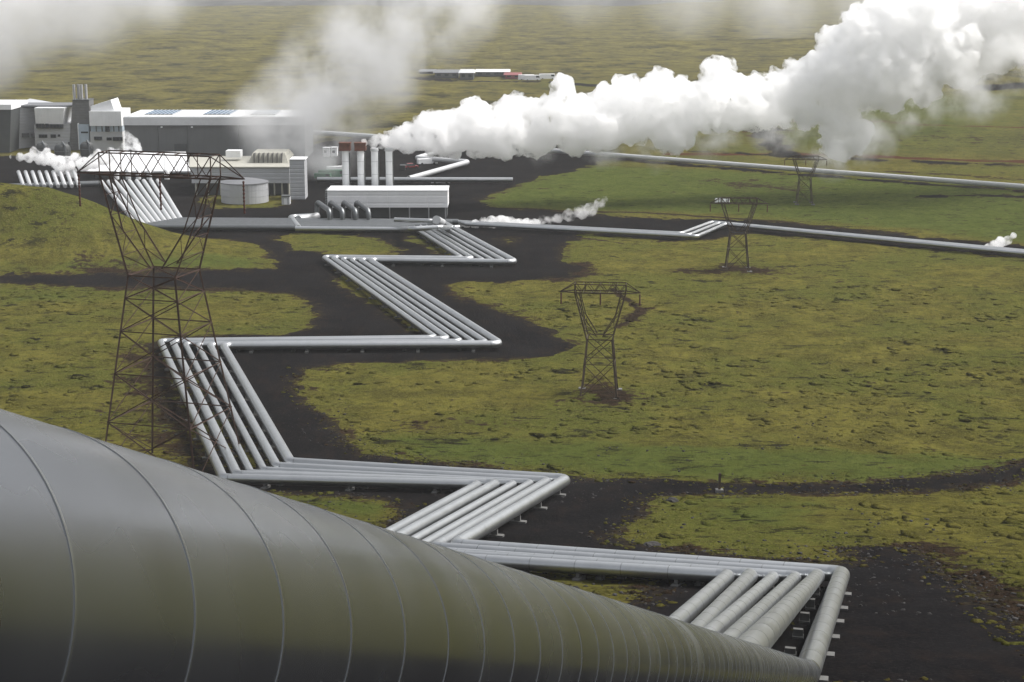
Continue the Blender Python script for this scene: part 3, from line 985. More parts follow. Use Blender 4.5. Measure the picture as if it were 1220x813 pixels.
# ------------------------------------------------------------------ pylons
_BAR = {}
def bar_mesh(mat):
    if mat.name in _BAR: return _BAR[mat.name]
    # angle iron of unit size along Z
    t = 0.28
    prof = [(-0.5, -0.5), (0.5, -0.5), (0.5, -0.5 + t), (-0.5 + t, -0.5 + t), (-0.5 + t, 0.5), (-0.5, 0.5)]
    me = mesh_pd("angle_bar", [(x, y, 0) for x, y in prof] + [(x, y, 1) for x, y in prof],
                 [tuple(reversed(range(6))), tuple(range(6, 12))] + [(i, (i + 1) % 6, 6 + (i + 1) % 6, 6 + i) for i in range(6)])
    me.materials.append(mat)
    _BAR[mat.name] = me
    return me
def bar(name, a, b, w, parent, mat):
    a, b = Vector(a), Vector(b)
    o = bpy.data.objects.new(name, bar_mesh(mat))
    COL.objects.link(o)
    o.parent = parent
    o.rotation_mode = 'QUATERNION'
    o.rotation_quaternion = (b - a).to_track_quat('Z', 'Y')
    o.location = a
    o.scale = (w, w, (b - a).length)
    return o
def pylon(label, base, H, bw, ww, tw, arm, yaw, wz=0.62, bz=0.925, w=0.22, panels=(0.0, 0.17, 0.32, 0.45, 0.55, 0.62), mat=None, depth_t=None, ins=True, feet=True, arms=True):
    mat = mat or M["rust"]
    e = empty("transmission_pylon", base, label, "pylon", "rusty lattice pylons")
    e.rotation_euler = (0, 0, yaw)
    dt = depth_t or ww
    def ring(z):   # half width, half depth at height fraction z of the body
        t = min(1, z / wz)
        return (bw * (1 - t) + ww * t) / 2, (bw * (1 - t) + ww * t) / 2
    C4 = [(-1, -1), (1, -1), (1, 1), (-1, 1)]
    def P(z, c):
        hw, hd = ring(z)
        return Vector((c[0] * hw, c[1] * hd, z * H))
    zs = [q * wz / panels[-1] for q in panels]
    for c in C4:
        bar("leg", P(0, c) - Vector((0, 0, 0.8)), P(wz, c), w * 1.25, e, mat)
        if feet:
            q = P(0, c)
            MB().box(q.x - .5, q.x + .5, q.y - .5, q.y + .5, -0.6, 0.25).build("footing", M["concrete"], None).parent = e
    for i in range(len(zs) - 1):
        for k in range(4):
            c0, c1 = C4[k], C4[(k + 1) % 4]
            if i > 0: bar("strut", P(zs[i], c0), P(zs[i], c1), w * 0.8, e, mat)
            bar("brace", P(zs[i], c0), P(zs[i + 1], c1), w * 0.7, e, mat)
            bar("brace", P(zs[i], c1), P(zs[i + 1], c0), w * 0.7, e, mat)
    for k in range(4):
        bar("strut", P(wz, C4[k]), P(wz, C4[(k + 1) % 4]), w, e, mat)
    # the V of the head: outer chords up to the beam ends, inner chords crossing towards the waist's middle
    hb, hd = tw / 2, dt / 2
    for s in (-1, 1):
        for f in (-1, 1):
            lo = P(wz, (s, f))
            up = Vector((s * hb, f * hd, bz * H))
            bar("arm_chord", lo, up, w, e, mat)
            li = Vector((0.12 * s * ww, f * ww / 2 * 0.6, (wz + 0.02) * H))
            ui = Vector((s * (hb - 0.09 * tw), f * hd, bz * H))
            kt = 0.45
            kn = lo.lerp(up, kt); kn.x -= s * 0.07 * tw
            bar("arm_chord", li, kn, w * .9, e, mat)
            bar("arm_chord", kn, ui, w * .9, e, mat)
            n = 5
            for j in range(n):
                a0, a1 = lo.lerp(up, j / n), lo.lerp(up, (j + 1) / n)
                def inner(t):
                    return li.lerp(kn, t / kt) if t < kt else kn.lerp(ui, (t - kt) / (1 - kt))
                b0, b1 = inner(j / n), inner((j + 1) / n)
                bar("brace", a0 if j % 2 else b0, b1 if j % 2 else a1, w * .5, e, mat)
        for j in range(1, 5):
            t = j / 5
            a0 = P(wz, (s, -1)).lerp(Vector((s * hb, -hd, bz * H)), t); a1 = P(wz, (s, 1)).lerp(Vector((s * hb, hd, bz * H)), t)
            bar("strut", a0, a1, w * .55, e, mat)
            p0 = P(wz, (s, -1)).lerp(Vector((s * hb, -hd, bz * H)), t - .2)
            bar("brace", p0, a1, w * .5, e, mat)
    # box beam
    zb, zt = bz * H, H
    for f in (-1, 1):
        bar("beam_chord", (-hb, f * hd, zb), (hb, f * hd, zb), w * 1.2, e, mat)
        bar("beam_chord", (-hb, f * hd, zt), (hb, f * hd, zt), w, e, mat)
        n = 8
        for j in range(n):
            x0, x1 = -hb + tw * j / n, -hb + tw * (j + 1) / n
            bar("brace", (x0, f * hd, zb if j % 2 else zt), (x1, f * hd, zt if j % 2 else zb), w * .6, e, mat)
        for s in (-1, 1):
            bar("strut", (s * hb, f * hd, zb), (s * hb, f * hd, zt), w * .9, e, mat)
            bar("strut", (s * (hb - .2 * tw), f * hd, zb), (s * (hb - .2 * tw), f * hd, zt), w * .7, e, mat)
    n = 6
    for j in range(n + 1):
        x = -hb + tw * j / n
        for z in (zb, zt):
            bar("strut", (x, -hd, z), (x, hd, z), w * .6, e, mat)
        if j < n:
            bar("brace", (x, -hd, zb), (x + tw / n, hd, zb), w * .5, e, mat)
    # tapering side arms
    for s in (-1, 1):
        tip = Vector((s * arm / 2, 0, zb))
        for f in (-1, 1):
            bar("side_arm", (s * hb, f * hd, zb), tip, w, e, mat)
            bar("side_arm", (s * hb, f * hd, zt), tip, w * .8, e, mat)
    if ins:
        for x in (-arm / 2 * 0.985, 0.0, arm / 2 * 0.985):
            mb = MB()
            L = 0.115 * H * 0.9
            m = 9
            prof = []
            for j in range(m):
                z = -0.25 - L * j / m
                prof += [(0.09, z), (0.15, z - L / m * 0.35), (0.09, z - L / m * 0.7)]
            mb.lathe((x, 0, zb), prof, 8)
            o = mb.build("insulator_string", M["insul"], None); o.parent = e
    return e
def px_m(p):        # metres per photograph pixel at a point
    return (p.y * CP - (p.z - HC) * SP) / F
def pylon_px(label, u, v, top_v, bw, ww, tw, arm, yaw, **kw):
    b = hit(u, v, 0)
    t = at_y(u, top_v, b.y)
    m = px_m(b)
    return pylon(label, b, t.z - b.z, bw * m, ww * m, tw * m, arm * m, yaw, **kw)
pylon_px("tall rusty lattice pylon rising in front at left behind the foreground pipe", 206, 556, 183, 124, 60, 142, 214, R(-17), wz=0.63, bz=0.932, w=0.16, depth_t=2.4, feet=False)
pylon_px("rusty pylon standing alone in the moss right of the zigzag pipes", 714, 470, 338, 44, 30, 60, 94, R(-6), panels=(0.0, 0.3, 0.52), wz=0.52, bz=0.925, w=0.14, mat=M["rust_dark"], depth_t=2.0)
pylon_px("smaller pylon beside the jog in the pipes running right", 878, 322, 236, 28, 18, 42, 68, R(-4), panels=(0.0, 0.3, 0.52), wz=0.52, bz=0.925, w=0.15, mat=M["rust_dark"], depth_t=1.8)
pylon_px("most distant pylon on the green field under the steam", 958, 243, 186, 19, 13, 30, 50, R(-4), panels=(0.0, 0.3, 0.52), wz=0.52, bz=0.925, w=0.14, mat=M["rust_dark"], depth_t=1.8)

# ------------------------------------------------------------------ the plant
class Bld:
    """a building addressed by pixels on its front plane"""
    def __init__(s, name, label, cat, um, vb, group=None):
        s.y = hit(um, vb, 0).y
        s.e = empty(name, at_y(um, vb, s.y), label, cat, group)
    def x(s, u, v): return at_y(u, v, s.y).x
    def z(s, v): return at_y(610, v, s.y).z
    def box(s, part, u0, u1, vb, vt, mat, d0=0.0, d1=10.0, parent=None):
        vm = (vb + vt) / 2
        z0 = s.z(vb)
        return MB().box(s.x(u0, vm), s.x(u1, vm), s.y + d0, s.y + d1, z0, s.z(vt)).build(part, mat, parent or s.e)
    def window(s, u0, u1, vb, vt, mat, nx=1, d=-0.12, frame=None):
        vm = (vb + vt) / 2
        f = s.box("window", u0, u1, vb, vt, frame or M["dark_wall"], d, 0.5)
        w = (u1 - u0) / nx
        for i in range(nx):
            s.box("pane", u0 + w * (i + .08), u0 + w * (i + .92), vb - (vb - vt) * .1, vt + (vb - vt) * .1, mat, d - 0.05, d + 0.02, f)
        return f

# turbine hall
b = Bld("turbine_hall", "long grey hall with white clerestory roof strip at the back of the plant", "building", 256, 190)
for (u0, u1, k) in ((149, 188.5, 0), (189, 223.5, 0.15), (224, 284.5, 0), (285, 363, 0.15)):
    b.box("wall_panel", u0, u1, 191, 149.1, M["grey_wall"], k, 24)
b.box("fascia", 148, 364, 149, 139.8, M["grey_band"], -1.5, 25)
b.box("roof", 148.6, 363.4, 139.7, 138.6, M["white_roof"], -1.2, 25)
zr_ = b.z(138.6)
for (u0, u1, n, g) in ((168.5, 203, 7, "glass_blue"), (239, 272, 6, "glass_blue"), (296, 326, 6, "glass_pale")):
    w = (u1 - u0) / n
    for i in range(n):
        xa_, xb_ = b.x(u0 + w * i + .4, 136), b.x(u0 + w * (i + 1) - .3, 136)
        sk = MB().box(xa_, xb_, b.y + 4, b.y + 20, zr_, zr_ + .35).build("skylight", M["steel_pipe"], b.e)
        MB().box(xa_ + .2, xb_ - .2, b.y + 4.3, b.y + 19.7, zr_ + .352, zr_ + .45).build("pane", M[g], sk)
b.box("loading_door", 208, 222.5, 180, 171.5, M["dark_wall"], -0.3, 0.5)
for u in (193, 229):
    b.box("floodlight", u - .9, u + .9, 152.2, 150.6, M["white_wall"], -1.0, 0.0)
b.box("plinth", 148, 364, 193, 189, M["concrete"], -0.6, 0.0)
# white annex with sloped roof
b = Bld("office_block", "white angular block with glazed strip beside the hall", "building", 126, 180)
b.box("wall", 107.5, 146, 180, 157.2, M["grey_band"], 0.4, 14)
b.box("glazing", 108, 145.5, 157.1, 150.2, M["glass_pale"], 0.2, 13)
for u in (114, 121, 128, 135, 141):
    b.box("mullion", u, u + 1.0, 157, 150.3, M["dark_wall"], 0.0, 0.3)
b.box("upper_wall", 107, 145, 150.1, 132.5, M["white_wall"], -0.8, 14)
mb = MB()
x0, x1, x2 = b.x(107, 126), b.x(131, 120), b.x(135.5, 132)
y = b.y
mb.prism([(x0, y + 1, b.z(132.4)), (x2, y + 1, b.z(132.4)), (x2, y + 12, b.z(132.4)), (x0, y + 12, b.z(132.4))],
         [(x0, y + 1, b.z(127)), (x1, y + 1, b.z(119.5)), (x1, y + 12, b.z(119.5)), (x0, y + 12, b.z(127))])
mb.build("roof", M["white_roof"], b.e)
b.window(112, 121.5, 167, 163, M["glass"], 3); b.window(134.5, 146, 168, 163.5, M["glass"], 3); b.window(127, 133, 167.5, 164, M["glass"], 2)
b.window(125.5, 130.5, 157, 150.5, M["glass"], 1, -0.3)
# tower with exhausts
b = Bld("exhaust_tower", "charcoal tower carrying a cluster of steel exhaust pipes", "tower", 96, 179)
x0, x1, x2, x3 = b.x(82, 178), b.x(107.5, 178), b.x(86, 120), b.x(105.5, 120)
mb = MB().prism([(x0, b.y, 0), (x1, b.y, 0), (x1, b.y + 9, 0), (x0, b.y + 9, 0)], [(x2, b.y + .5, b.z(120)), (x3, b.y + .5, b.z(120)), (x3, b.y + 7, b.z(120)), (x2, b.y + 7, b.z(120))])
mb.build("shaft", M["tower"], b.e)
b.box("cap_slab", 85.5, 106, 120, 119.2, M["dark_wall"], 0.2, 7.3)
for k, u in enumerate((89.3, 93.6, 98.2, 102.6)):
    c = at_y(u, 119, b.y + 3)
    MB().cyl((c.x, b.y + 2.5 + (k % 2), b.z(119.2)), (c.x, b.y + 2.5 + (k % 2), b.z(101.5)), 0.50, None, 14).build("exhaust_pipe", M["steel_pipe"], b.e, True)
b.box("stair_glazing", 95, 107, 178, 148, M["glass_pale"], -1.2, -0.1)
b.box("stair_frame", 94.2, 95.0, 178, 147, M["white_wall"], -1.4, 0)
b.box("door", 97.5, 106, 158.5, 156.5, M["glass"], -1.35, -1.2)
# white block left of the tower
b = Bld("office_block", "white block with dark ribbon windows left of the charcoal tower", "building", 60, 179)
b.box("wall", 41, 84, 180, 148.2, M["grey_lite"], 0.5, 16)
mb = MB()
mb.prism([(b.x(43, 148), b.y - .4, b.z(148)), (b.x(75, 148), b.y - .4, b.z(148)), (b.x(75, 148), b.y + 15, b.z(148)), (b.x(43, 148), b.y + 15, b.z(148))],
         [(b.x(42, 129), b.y - 1.4, b.z(128.5)), (b.x(77.5, 129), b.y - 1.4, b.z(128.5)), (b.x(77.5, 129), b.y + 15, b.z(128.5)), (b.x(42, 129), b.y + 15, b.z(128.5))])
mb.build("upper_wall", M["white_wall"], b.e)
b.window(43.5, 53, 153, 147.3, M["glass"], 3, -0.6); b.window(54.5, 58.5, 153, 147.3, M["glass"], 1, -0.6); b.window(60, 75, 153, 148, M["glass"], 4, -0.6)
b.window(46, 56, 164.5, 160.5, M["glass"], 3, 0.2); b.window(60, 66.5, 164.5, 160.5, M["glass"], 2, 0.2); b.window(68.5, 71.5, 163, 160.5, M["glass"], 1, 0.2)
b.window(81, 92, 177, 169.5, M["glass"], 2, 0.2)
b.box("roof", 0, 88, 128.4, 126.6, M["tank_roof"], 3, 16)
# grey ribbed block and dark block at the left edge
b = Bld("ribbed_hall", "grey ribbed hall with slanting roofline at the left edge", "building", 28, 178)
y = b.y
mb = MB().prism([(b.x(11, 178), y - 3, 0), (b.x(43, 178), y + 6, 0), (b.x(43, 178), y + 24, 0), (b.x(11, 178), y + 24, 0)],
                [(b.x(13, 130), y - 3, b.z(126.5)), (b.x(43.5, 130), y + 6, b.z(131)), (b.x(43.5, 130), y + 24, b.z(129)), (b.x(13, 130), y + 24, b.z(124))])
mb.build("wall", M["grey_lite"], b.e)
b.window(25.5, 34, 164, 159.2, M["glass"], 3, 0.6); b.window(36, 39.5, 165, 160, M["glass"], 1, 3.0)
b = Bld("dark_hall", "dark slanted hall cut off by the left edge of the picture", "building", 2, 182)
mb = MB().prism([(b.x(-40, 182), b.y, 0), (b.x(11.5, 182), b.y, 0), (b.x(11.5, 182), b.y + 20, 0), (b.x(-40, 182), b.y + 20, 0)],
                [(b.x(-40, 131), b.y, b.z(131)), (b.x(13, 131), b.y, b.z(131)), (b.x(13, 131), b.y + 20, b.z(131)), (b.x(-40, 131), b.y + 20, b.z(131))])
mb.build("wall", M["dark_wall"], b.e)
b.box("roof", -40, 13.8, 130.8, 124.5, M["white_wall"], -0.6, 20)
# three dark drums
for k, (u, v) in enumerate(((51, 187), (75, 190), (104, 187))):
    p = hit(u, v, 0)
    m = px_m(p)
    lab = "%s of three dark round-topped drums wrapped in steam before the offices" % ["leftmost", "middle", "rightmost"][k]
    e = empty("silencer_drum", p, lab, "drum", "dark drums before the offices")
    r = (7.2, 9.5, 8.0)[k] * m
    h = (17, 19, 18)[k] * m
    MB().lathe(p, [(r, 0), (r, h * .62), (r * .94, h * .80), (r * .75, h * .93), (r * .4, h), (0.05, h * 1.02)], 20).build("shell", M["dark_wall"], e, True)
    MB().lathe(p + Vector((0, 0, h * .5)), [(r * 1.04, 0), (r * 1.04, .3)], 20).build("band", M["clad_dark"], e, True)
    MB().tube([p + Vector((r * .6, -r * .9, 0)), p + Vector((r * .6, -r * .9, h * .9)), p + Vector((r * .1, -r * .3, h * 1.1))], 0.3, 8).build("vent_pipe", M["clad_dark"], e, True)
# low building with a big white roof
b = Bld("pump_house", "low building with one large white sloping roof behind the tall pylon", "building", 170, 213)
b.box("wall", 112, 226, 213, 204, M["dark_wall"], 1.0, 34)
ry = b.y + 36
rx0, rx1 = at_y(104, 200, b.y).x, at_y(228, 200, b.y).x
rb0, rb1 = at_y(118, 182, ry).x, at_y(222, 182, ry).x
zf, zr = b.z(203.5), at_y(170, 181, ry).z
for k in range(8):      # roofing sheets
    t0, t1 = k / 8, (k + 1) / 8 - 0.004
    mb = MB().prism([(rx0 + (rx1 - rx0) * t0, b.y - 1, zf - .4), (rx0 + (rx1 - rx0) * t1, b.y - 1, zf - .4), (rb0 + (rb1 - rb0) * t1, ry, zr - .4), (rb0 + (rb1 - rb0) * t0, ry, zr - .4)],
                    [(rx0 + (rx1 - rx0) * t0, b.y - 1, zf), (rx0 + (rx1 - rx0) * t1, b.y - 1, zf), (rb0 + (rb1 - rb0) * t1, ry, zr), (rb0 + (rb1 - rb0) * t0, ry, zr)])
    mb.build("roof_sheet", M["white_roof"], b.e)
for k, u in enumerate((139, 153, 165, 178, 199)):
    c = at_y(u, 212, b.y - 1.5)
    MB().lathe((c.x, c.y, 0), [(0.8, 0), (0.8, 2.2), (0.55, 2.9), (0.1, 3.1)], 12).build("vent_cowl", M["white_wall"], b.e, True)
# light grey ribbed building with cream roof
b = Bld("ribbed_building", "light grey ribbed building with cream roof behind the round tank", "building", 290, 233)
b.box("wall", 228, 345, 218.5, 199, M["grey_lite"], 0, 26)
b.box("lower_wall", 231, 344, 234, 218.6, M["dark_wall"], 1.5, 25)
for u in (232.5, 246, 262, 318, 326, 335, 343):
    b.box("column", u, u + 1.6, 234, 218.6, M["cream"], 0.2, 1.4)
ry = b.y + 27
zf, zr = b.z(198.7), at_y(280, 186, ry).z
xa, xb, xc2, xd = b.x(226, 198), b.x(346, 198), at_y(346, 188, ry).x, at_y(226, 188, ry).x
MB().prism([(xa, b.y - .5, zf - .3), (xb, b.y - .5, zf - .3), (xc2, ry, zr - .3), (xd, ry, zr - .3)], [(xa, b.y - .5, zf), (xb, b.y - .5, zf), (xc2, ry, zr), (xd, ry, zr)]).build("roof", M["cream"], b.e)
b2y = b.y
mon = MB()
z0 = zf + (zr - zf) * .3
xm0, xm1 = at_y(302, 190, b.y + 12).x, at_y(340, 190, b.y + 12).x
mon.prism([(xm0 - 1.2, b.y + 9, z0), (xm1 + 1.2, b.y + 9, z0), (xm1 + 1.2, b.y + 22, z0 + 1), (xm0 - 1.2, b.y + 22, z0 + 1)],
          [(xm0, b.y + 11, z0 + 2.6), (xm1, b.y + 11, z0 + 2.6), (xm1, b.y + 20, z0 + 2.8), (xm0, b.y + 20, z0 + 2.8)])
mo = mon.build("roof_monitor", M["cream"], b.e)
for k in range(7):
    xx = xm0 + (xm1 - xm0) * (k + .5) / 7
    MB().box(xx - .12, xx + .12, b.y + 8.6, b.y + 11, z0 + .1, z0 + 2.7).build("rib", M["concrete"], mo)
xx = at_y(279, 184, b.y + 16).x
MB().box(xx - 2.1, xx + 2.1, b.y + 14, b.y + 18, zf + 1.0, at_y(279, 180, b.y + 14).z).build("roof_unit", M["white_wall"], b.e)
b = Bld("ribbed_block", "upright light grey block at the right end of the ribbed building", "building", 354, 238)
b.box("wall", 345.5, 363, 238, 191, M["grey_lite"], 0, 6)
b.box("coping", 345, 363.6, 190.9, 189.8, M["white_wall"], -0.2, 6.2)
b.box("plinth", 346, 362.5, 240, 238.1, M["concrete"], -0.8, 0.5)
b = Bld("switch_kiosk", "small grey kiosk at the foot of the upright block", "kiosk", 340, 244)
b.box("body", 335.5, 345, 244.5, 234.5, M["grey_band"], 0, 2.5)
b.box("door", 338.5, 342, 244.3, 236.5, M["white_wall"], -0.08, 0.1)
b.box("roof", 335, 345.5, 234.4, 233.6, M["dark_wall"], -0.3, 2.8)
# round tank
p = hit(292, 240, 0)
m = px_m(p)
r = 28 * m
e = empty("storage_tank", p, "round pale grey storage tank with dark shallow roof", "tank")
h = 23.0 * m
for k in range(3):
    MB().lathe(p + Vector((0, 0, h * k / 3)), [(r - .02 * k, 0), (r - .02 * k, h / 3 - 0.05)], 48).build("shell_course", M["tank"], e, True)
MB().lathe(p + Vector((0, 0, h - 0.05)), [(r + .15, 0), (r + .15, .22), (r * .5, .9), (0.2, 1.3)], 48).build("roof", M["tank_roof"], e, True)
MB().tube([p + Vector((r * .3, -r * 1.0, 0)), p + Vector((r * .3, -r * 1.0, h))], 0.1, 6).build("ladder", M["steel_pipe"], e)
# separator building and chimneys
b = Bld("separator_building", "long white ribbed building on dark columns below the four chimneys", "building", 462, 261)
hB = b.y
for k in range(6):
    u0, u1 = 390 + 143.4 * k / 6, 390 + 143.4 * (k + 1) / 6 - .12
    b.box("wall_panel", u0, u1, 247.5, 228, M["white_panel"], 0, 9)
b.box("coping", 389.6, 533.8, 227.9, 226.8, M["white_wall"], -0.15, 9.2)
b.box("recess_wall", 391, 532, 262, 247.6, M["dark_wall"], 2.0, 8.8)
for u in (395, 418, 440, 463.5, 487, 510, 530):
    b.box("column", u, u + 1.3, 262, 247.6, M["steel_pipe"], 0.4, 1.0)
for k in range(7):
    b.box("louvre", 386.8, 389.4, 247 - k * 2.9, 245.4 - k * 2.9, M["clad_dark"], 1, 7.5)
for k, u in enumerate((413, 431, 447.5, 464.5)):
    yy = hB + 12
    p = at_y(u, 258, yy); p.z = 0
    m = px_m(p)
    e = empty("chimney", p, "%s of the four white chimneys behind the separator building" % ["leftmost, rust-capped one", "second from left, rust-capped and steaming one", "third from left", "rightmost"][k], "chimney", "white chimneys")
    zt = at_y(u, 177.5, yy).z
    MB().lathe(p, [(4.1 * m, 0), (4.1 * m, zt)], 24).build("flue", M["white_wall"], e, True)
    for j in range(1, 5):
        MB().lathe(p + Vector((0, 0, zt * j / 5)), [(4.1 * m + .03, 0), (4.1 * m + .03, .12)], 24).build("flange", M["grey_band"], e, True)
    MB().box(p.x - 4.6 * m, p.x + 4.6 * m, yy + 1.2, yy + 2.4, 0, zt * .93).build("frame", M["dark_wall"], e)
    if k < 2:
        zc0, zc1 = at_y(u, 179.5, yy).z, at_y(u, 170.3, yy).z
        MB().box(p.x - 6.6 * m, p.x + 6.6 * m, yy - 6 * m, yy + 6 * m, zc0, zc1).build("cap", M["rust_cap"], e)
        MB().box(p.x - 7.0 * m, p.x + 7.0 * m, yy - 6.4 * m, yy + 6.4 * m, zc1 - .3, zc1 + .12).build("cap_rim", M["rust_cap"], e)
    else:
        MB().lathe(p + Vector((0, 0, zt)), [(4.8 * m, -.6), (4.8 * m, 0.2)], 24).build("cap_rim", M["grey_band"], e, True)

# ---- small things in the yard
def rock(name, u, v, s, label, group=None, sq=0.7, seed=0):
    p = hit(u, v, 0)
    bm = bmesh.new()
    bmesh.ops.create_icosphere(bm, subdivisions=3, radius=1)
    for vv in bm.verts:
        n = mnoise.fractal(vv.co * 1.3 + Vector((seed * 7.7, 0, 0)), 1.0, 2.0, 4)
        vv.co *= 1 + 0.45 * n
        vv.co = Vector((vv.co.x * s * 1.2, vv.co.y * s, vv.co.z * s * sq))
    me = bpy.data.meshes.new(name)
    bm.to_mesh(me); bm.free()
    o = link(name, me, None, M["rock"])
    o.location = (p.x, p.y, p.z + s * sq * .35)
    return tag(o, label, "rock", group)
rock("boulder", 800, 599, 0.55, "small dark boulder on the moss below the curving road", seed=1)
rock("boulder", 777, 650, 0.6, "low brown boulder at the moss edge above the nearest level pipes", seed=2, sq=.4)
rp = random.Random(3)
for i in range(14):
    rock("rubble_stone", 230 + 44 * rp.random(), 271 + 5 * rp.random(), 0.55 + 0.75 * rp.random(), "dark stone in the rubble heap before the header pipes", "rubble heap before the header pipes", seed=10 + i)
# marker post by the road
p = hit(857, 587, 0)
p.z = float(sample(FIELDS[0], np.array([p.x]), np.array([p.y]))[0]) + 0.05
e = empty("marker_post", p, "thin dark marker post on a pale concrete block beside the curving road", "post")
MB().box(p.x - .42, p.x + .42, p.y - .35, p.y + .35, p.z - .2, p.z + .32).build("base", M["concrete"], e)
MB().box(p.x - .13, p.x + .13, p.y - .1, p.y + .1, p.z + .322, p.z + 2.2).build("post", M["rust_dark"], e)
MB().box(p.x - .16, p.x + .16, p.y - .15, p.y - .102, p.z + 1.7, p.z + 2.15).build("plate", M["rust_dark"], e)

def vehicle(u, v, label, body, L=4.6, W=1.9, H=1.6, yaw=0.0, name="parked_car", cat="car", group=None, van=False):
    p = hit(u, v, 0)
    e = empty(name, p, label, cat, group)
    def tr(x, y, z):
        return Vector((p.x + x * math.cos(yaw) - y * math.sin(yaw), p.y + x * math.sin(yaw) + y * math.cos(yaw), p.z + z))
    def pr(base, top, nm, mat, par=None):
        return MB().prism([tr(*q) for q in base], [tr(*q) for q in top]).build(nm, mat, par or e)
    l, w = L / 2, W / 2
    hb = H * (.92 if van else .55)
    pr([(-l, -w, .3), (l, -w, .3), (l, w, .3), (-l, w, .3)], [(-l * .98, -w, hb), (l * .97, -w, hb), (l * .97, w, hb), (-l * .98, w, hb)], "body", body)
    if not van:
        c = pr([(-l * .75, -w * .95, hb), (l * .5, -w * .95, hb), (l * .5, w * .95, hb), (-l * .75, w * .95, hb)], [(-l * .6, -w * .8, H), (l * .25, -w * .8, H), (l * .25, w * .8, H), (-l * .6, w * .8, H)], "cabin", M["glass"])
        pr([(-l * .6, -w * .8, H), (l * .25, -w * .8, H), (l * .25, w * .8, H), (-l * .6, w * .8, H)], [(-l * .55, -w * .75, H + .06), (l * .2, -w * .75, H + .06), (l * .2, w * .75, H + .06), (-l * .55, w * .75, H + .06)], "roof", body)
    else:
        pr([(l * .45, -w - .02, hb * .55), (l * .9, -w - .02, hb * .55), (l * .9, -w + .05, hb * .55), (l * .45, -w + .05, hb * .55)], [(l * .45, -w - .02, hb * .9), (l * .8, -w - .02, hb * .9), (l * .8, -w + .05, hb * .9), (l * .45, -w + .05, hb * .9)], "window", M["glass"])
    for sx in (-.62, .62):
        for sy in (-1, 1):
            MB().cyl(tr(l * sx, w * sy * .98 - .1, .34), tr(l * sx, w * sy * .98 + .1, .34), .34, None, 12).build("wheel", M["rubber"], e, True)
    return e
vehicle(397, 212, "green lorry parked on the dark yard left of the chimneys", M["green_paint"], 9, 2.5, 2.6, 0.1, "parked_lorry", "lorry", van=True)
vehicle(385, 213.5, "small green van beside the green lorry in the yard", M["green_paint"], 5, 2.0, 1.9, -0.2, "parked_van", "van", van=True)
vehicle(402, 206, "white van behind the green lorry in the yard", M["white_wall"], 6.5, 2.1, 2.2, 0.3, "parked_van", "van", van=True)
vehicle(490, 200.5, "small red and white car on the gravel right of the chimneys", M["red_paint"], 4.4, 1.8, 1.5, 0.4)
vehicle(509, 196, "white van parked along the zigzag pipe behind the chimneys", M["white_wall"], 6.5, 2.0, 2.0, 0.35, "parked_van", "van", van=True)
vehicle(525, 219, "white pickup on the gravel right of the rightmost chimney", M["white_wall"], 5.6, 2.0, 1.5, 0.05)
b = Bld("site_cabin", "left of two white site cabins behind the leftmost chimney", "cabin", 389, 187)
b.box("body", 384.5, 392.5, 187, 177, M["white_wall"], 0, 3); b.box("roof", 384.2, 392.8, 176.9, 176.3, M["grey_band"], -.2, 3.2); b.box("window", 386, 389, 182.5, 179.5, M["glass"], -.06, .1)
b = Bld("site_cabin", "right of two white site cabins behind the leftmost chimney", "cabin", 398, 186.5)
b.box("body", 394.3, 401.5, 186.5, 176.6, M["white_wall"], 0, 3); b.box("roof", 394, 401.8, 176.5, 175.9, M["grey_band"], -.2, 3.2); b.box("window", 396, 399, 182.5, 179.5, M["glass"], -.06, .1)
b = Bld("water_tank", "small dark box tank on the gravel right of the chimneys", "tank", 479, 203.5)
b.box("body", 476.5, 482.5, 204, 198, M["rubber"], 0, 2.5); b.box("lid", 476.2, 482.8, 197.9, 197.2, M["dark_wall"], -.1, 2.6)
# white tanks on the field behind the middle pylon
for k in range(4):
    p = hit(853.5 + 4.6 * k, 242.5, 0)
    m = px_m(p)
    lab = "%s of four small white field tanks behind the pylon by the pipe jog" % ["leftmost", "second from left", "third from left", "rightmost"][k]
    e = empty("field_tank", p, lab, "tank", "white tanks on the field")
    MB().lathe(p, [(1.9 * m, 0), (1.9 * m, 5.2 * m), (1.3 * m, 6.0 * m), (.1, 6.3 * m)], 14).build("shell", M["white_wall"], e, True)
    MB().lathe(p, [(2.1 * m, 0), (2.1 * m, .3)], 14).build("plinth", M["concrete"], e, True)

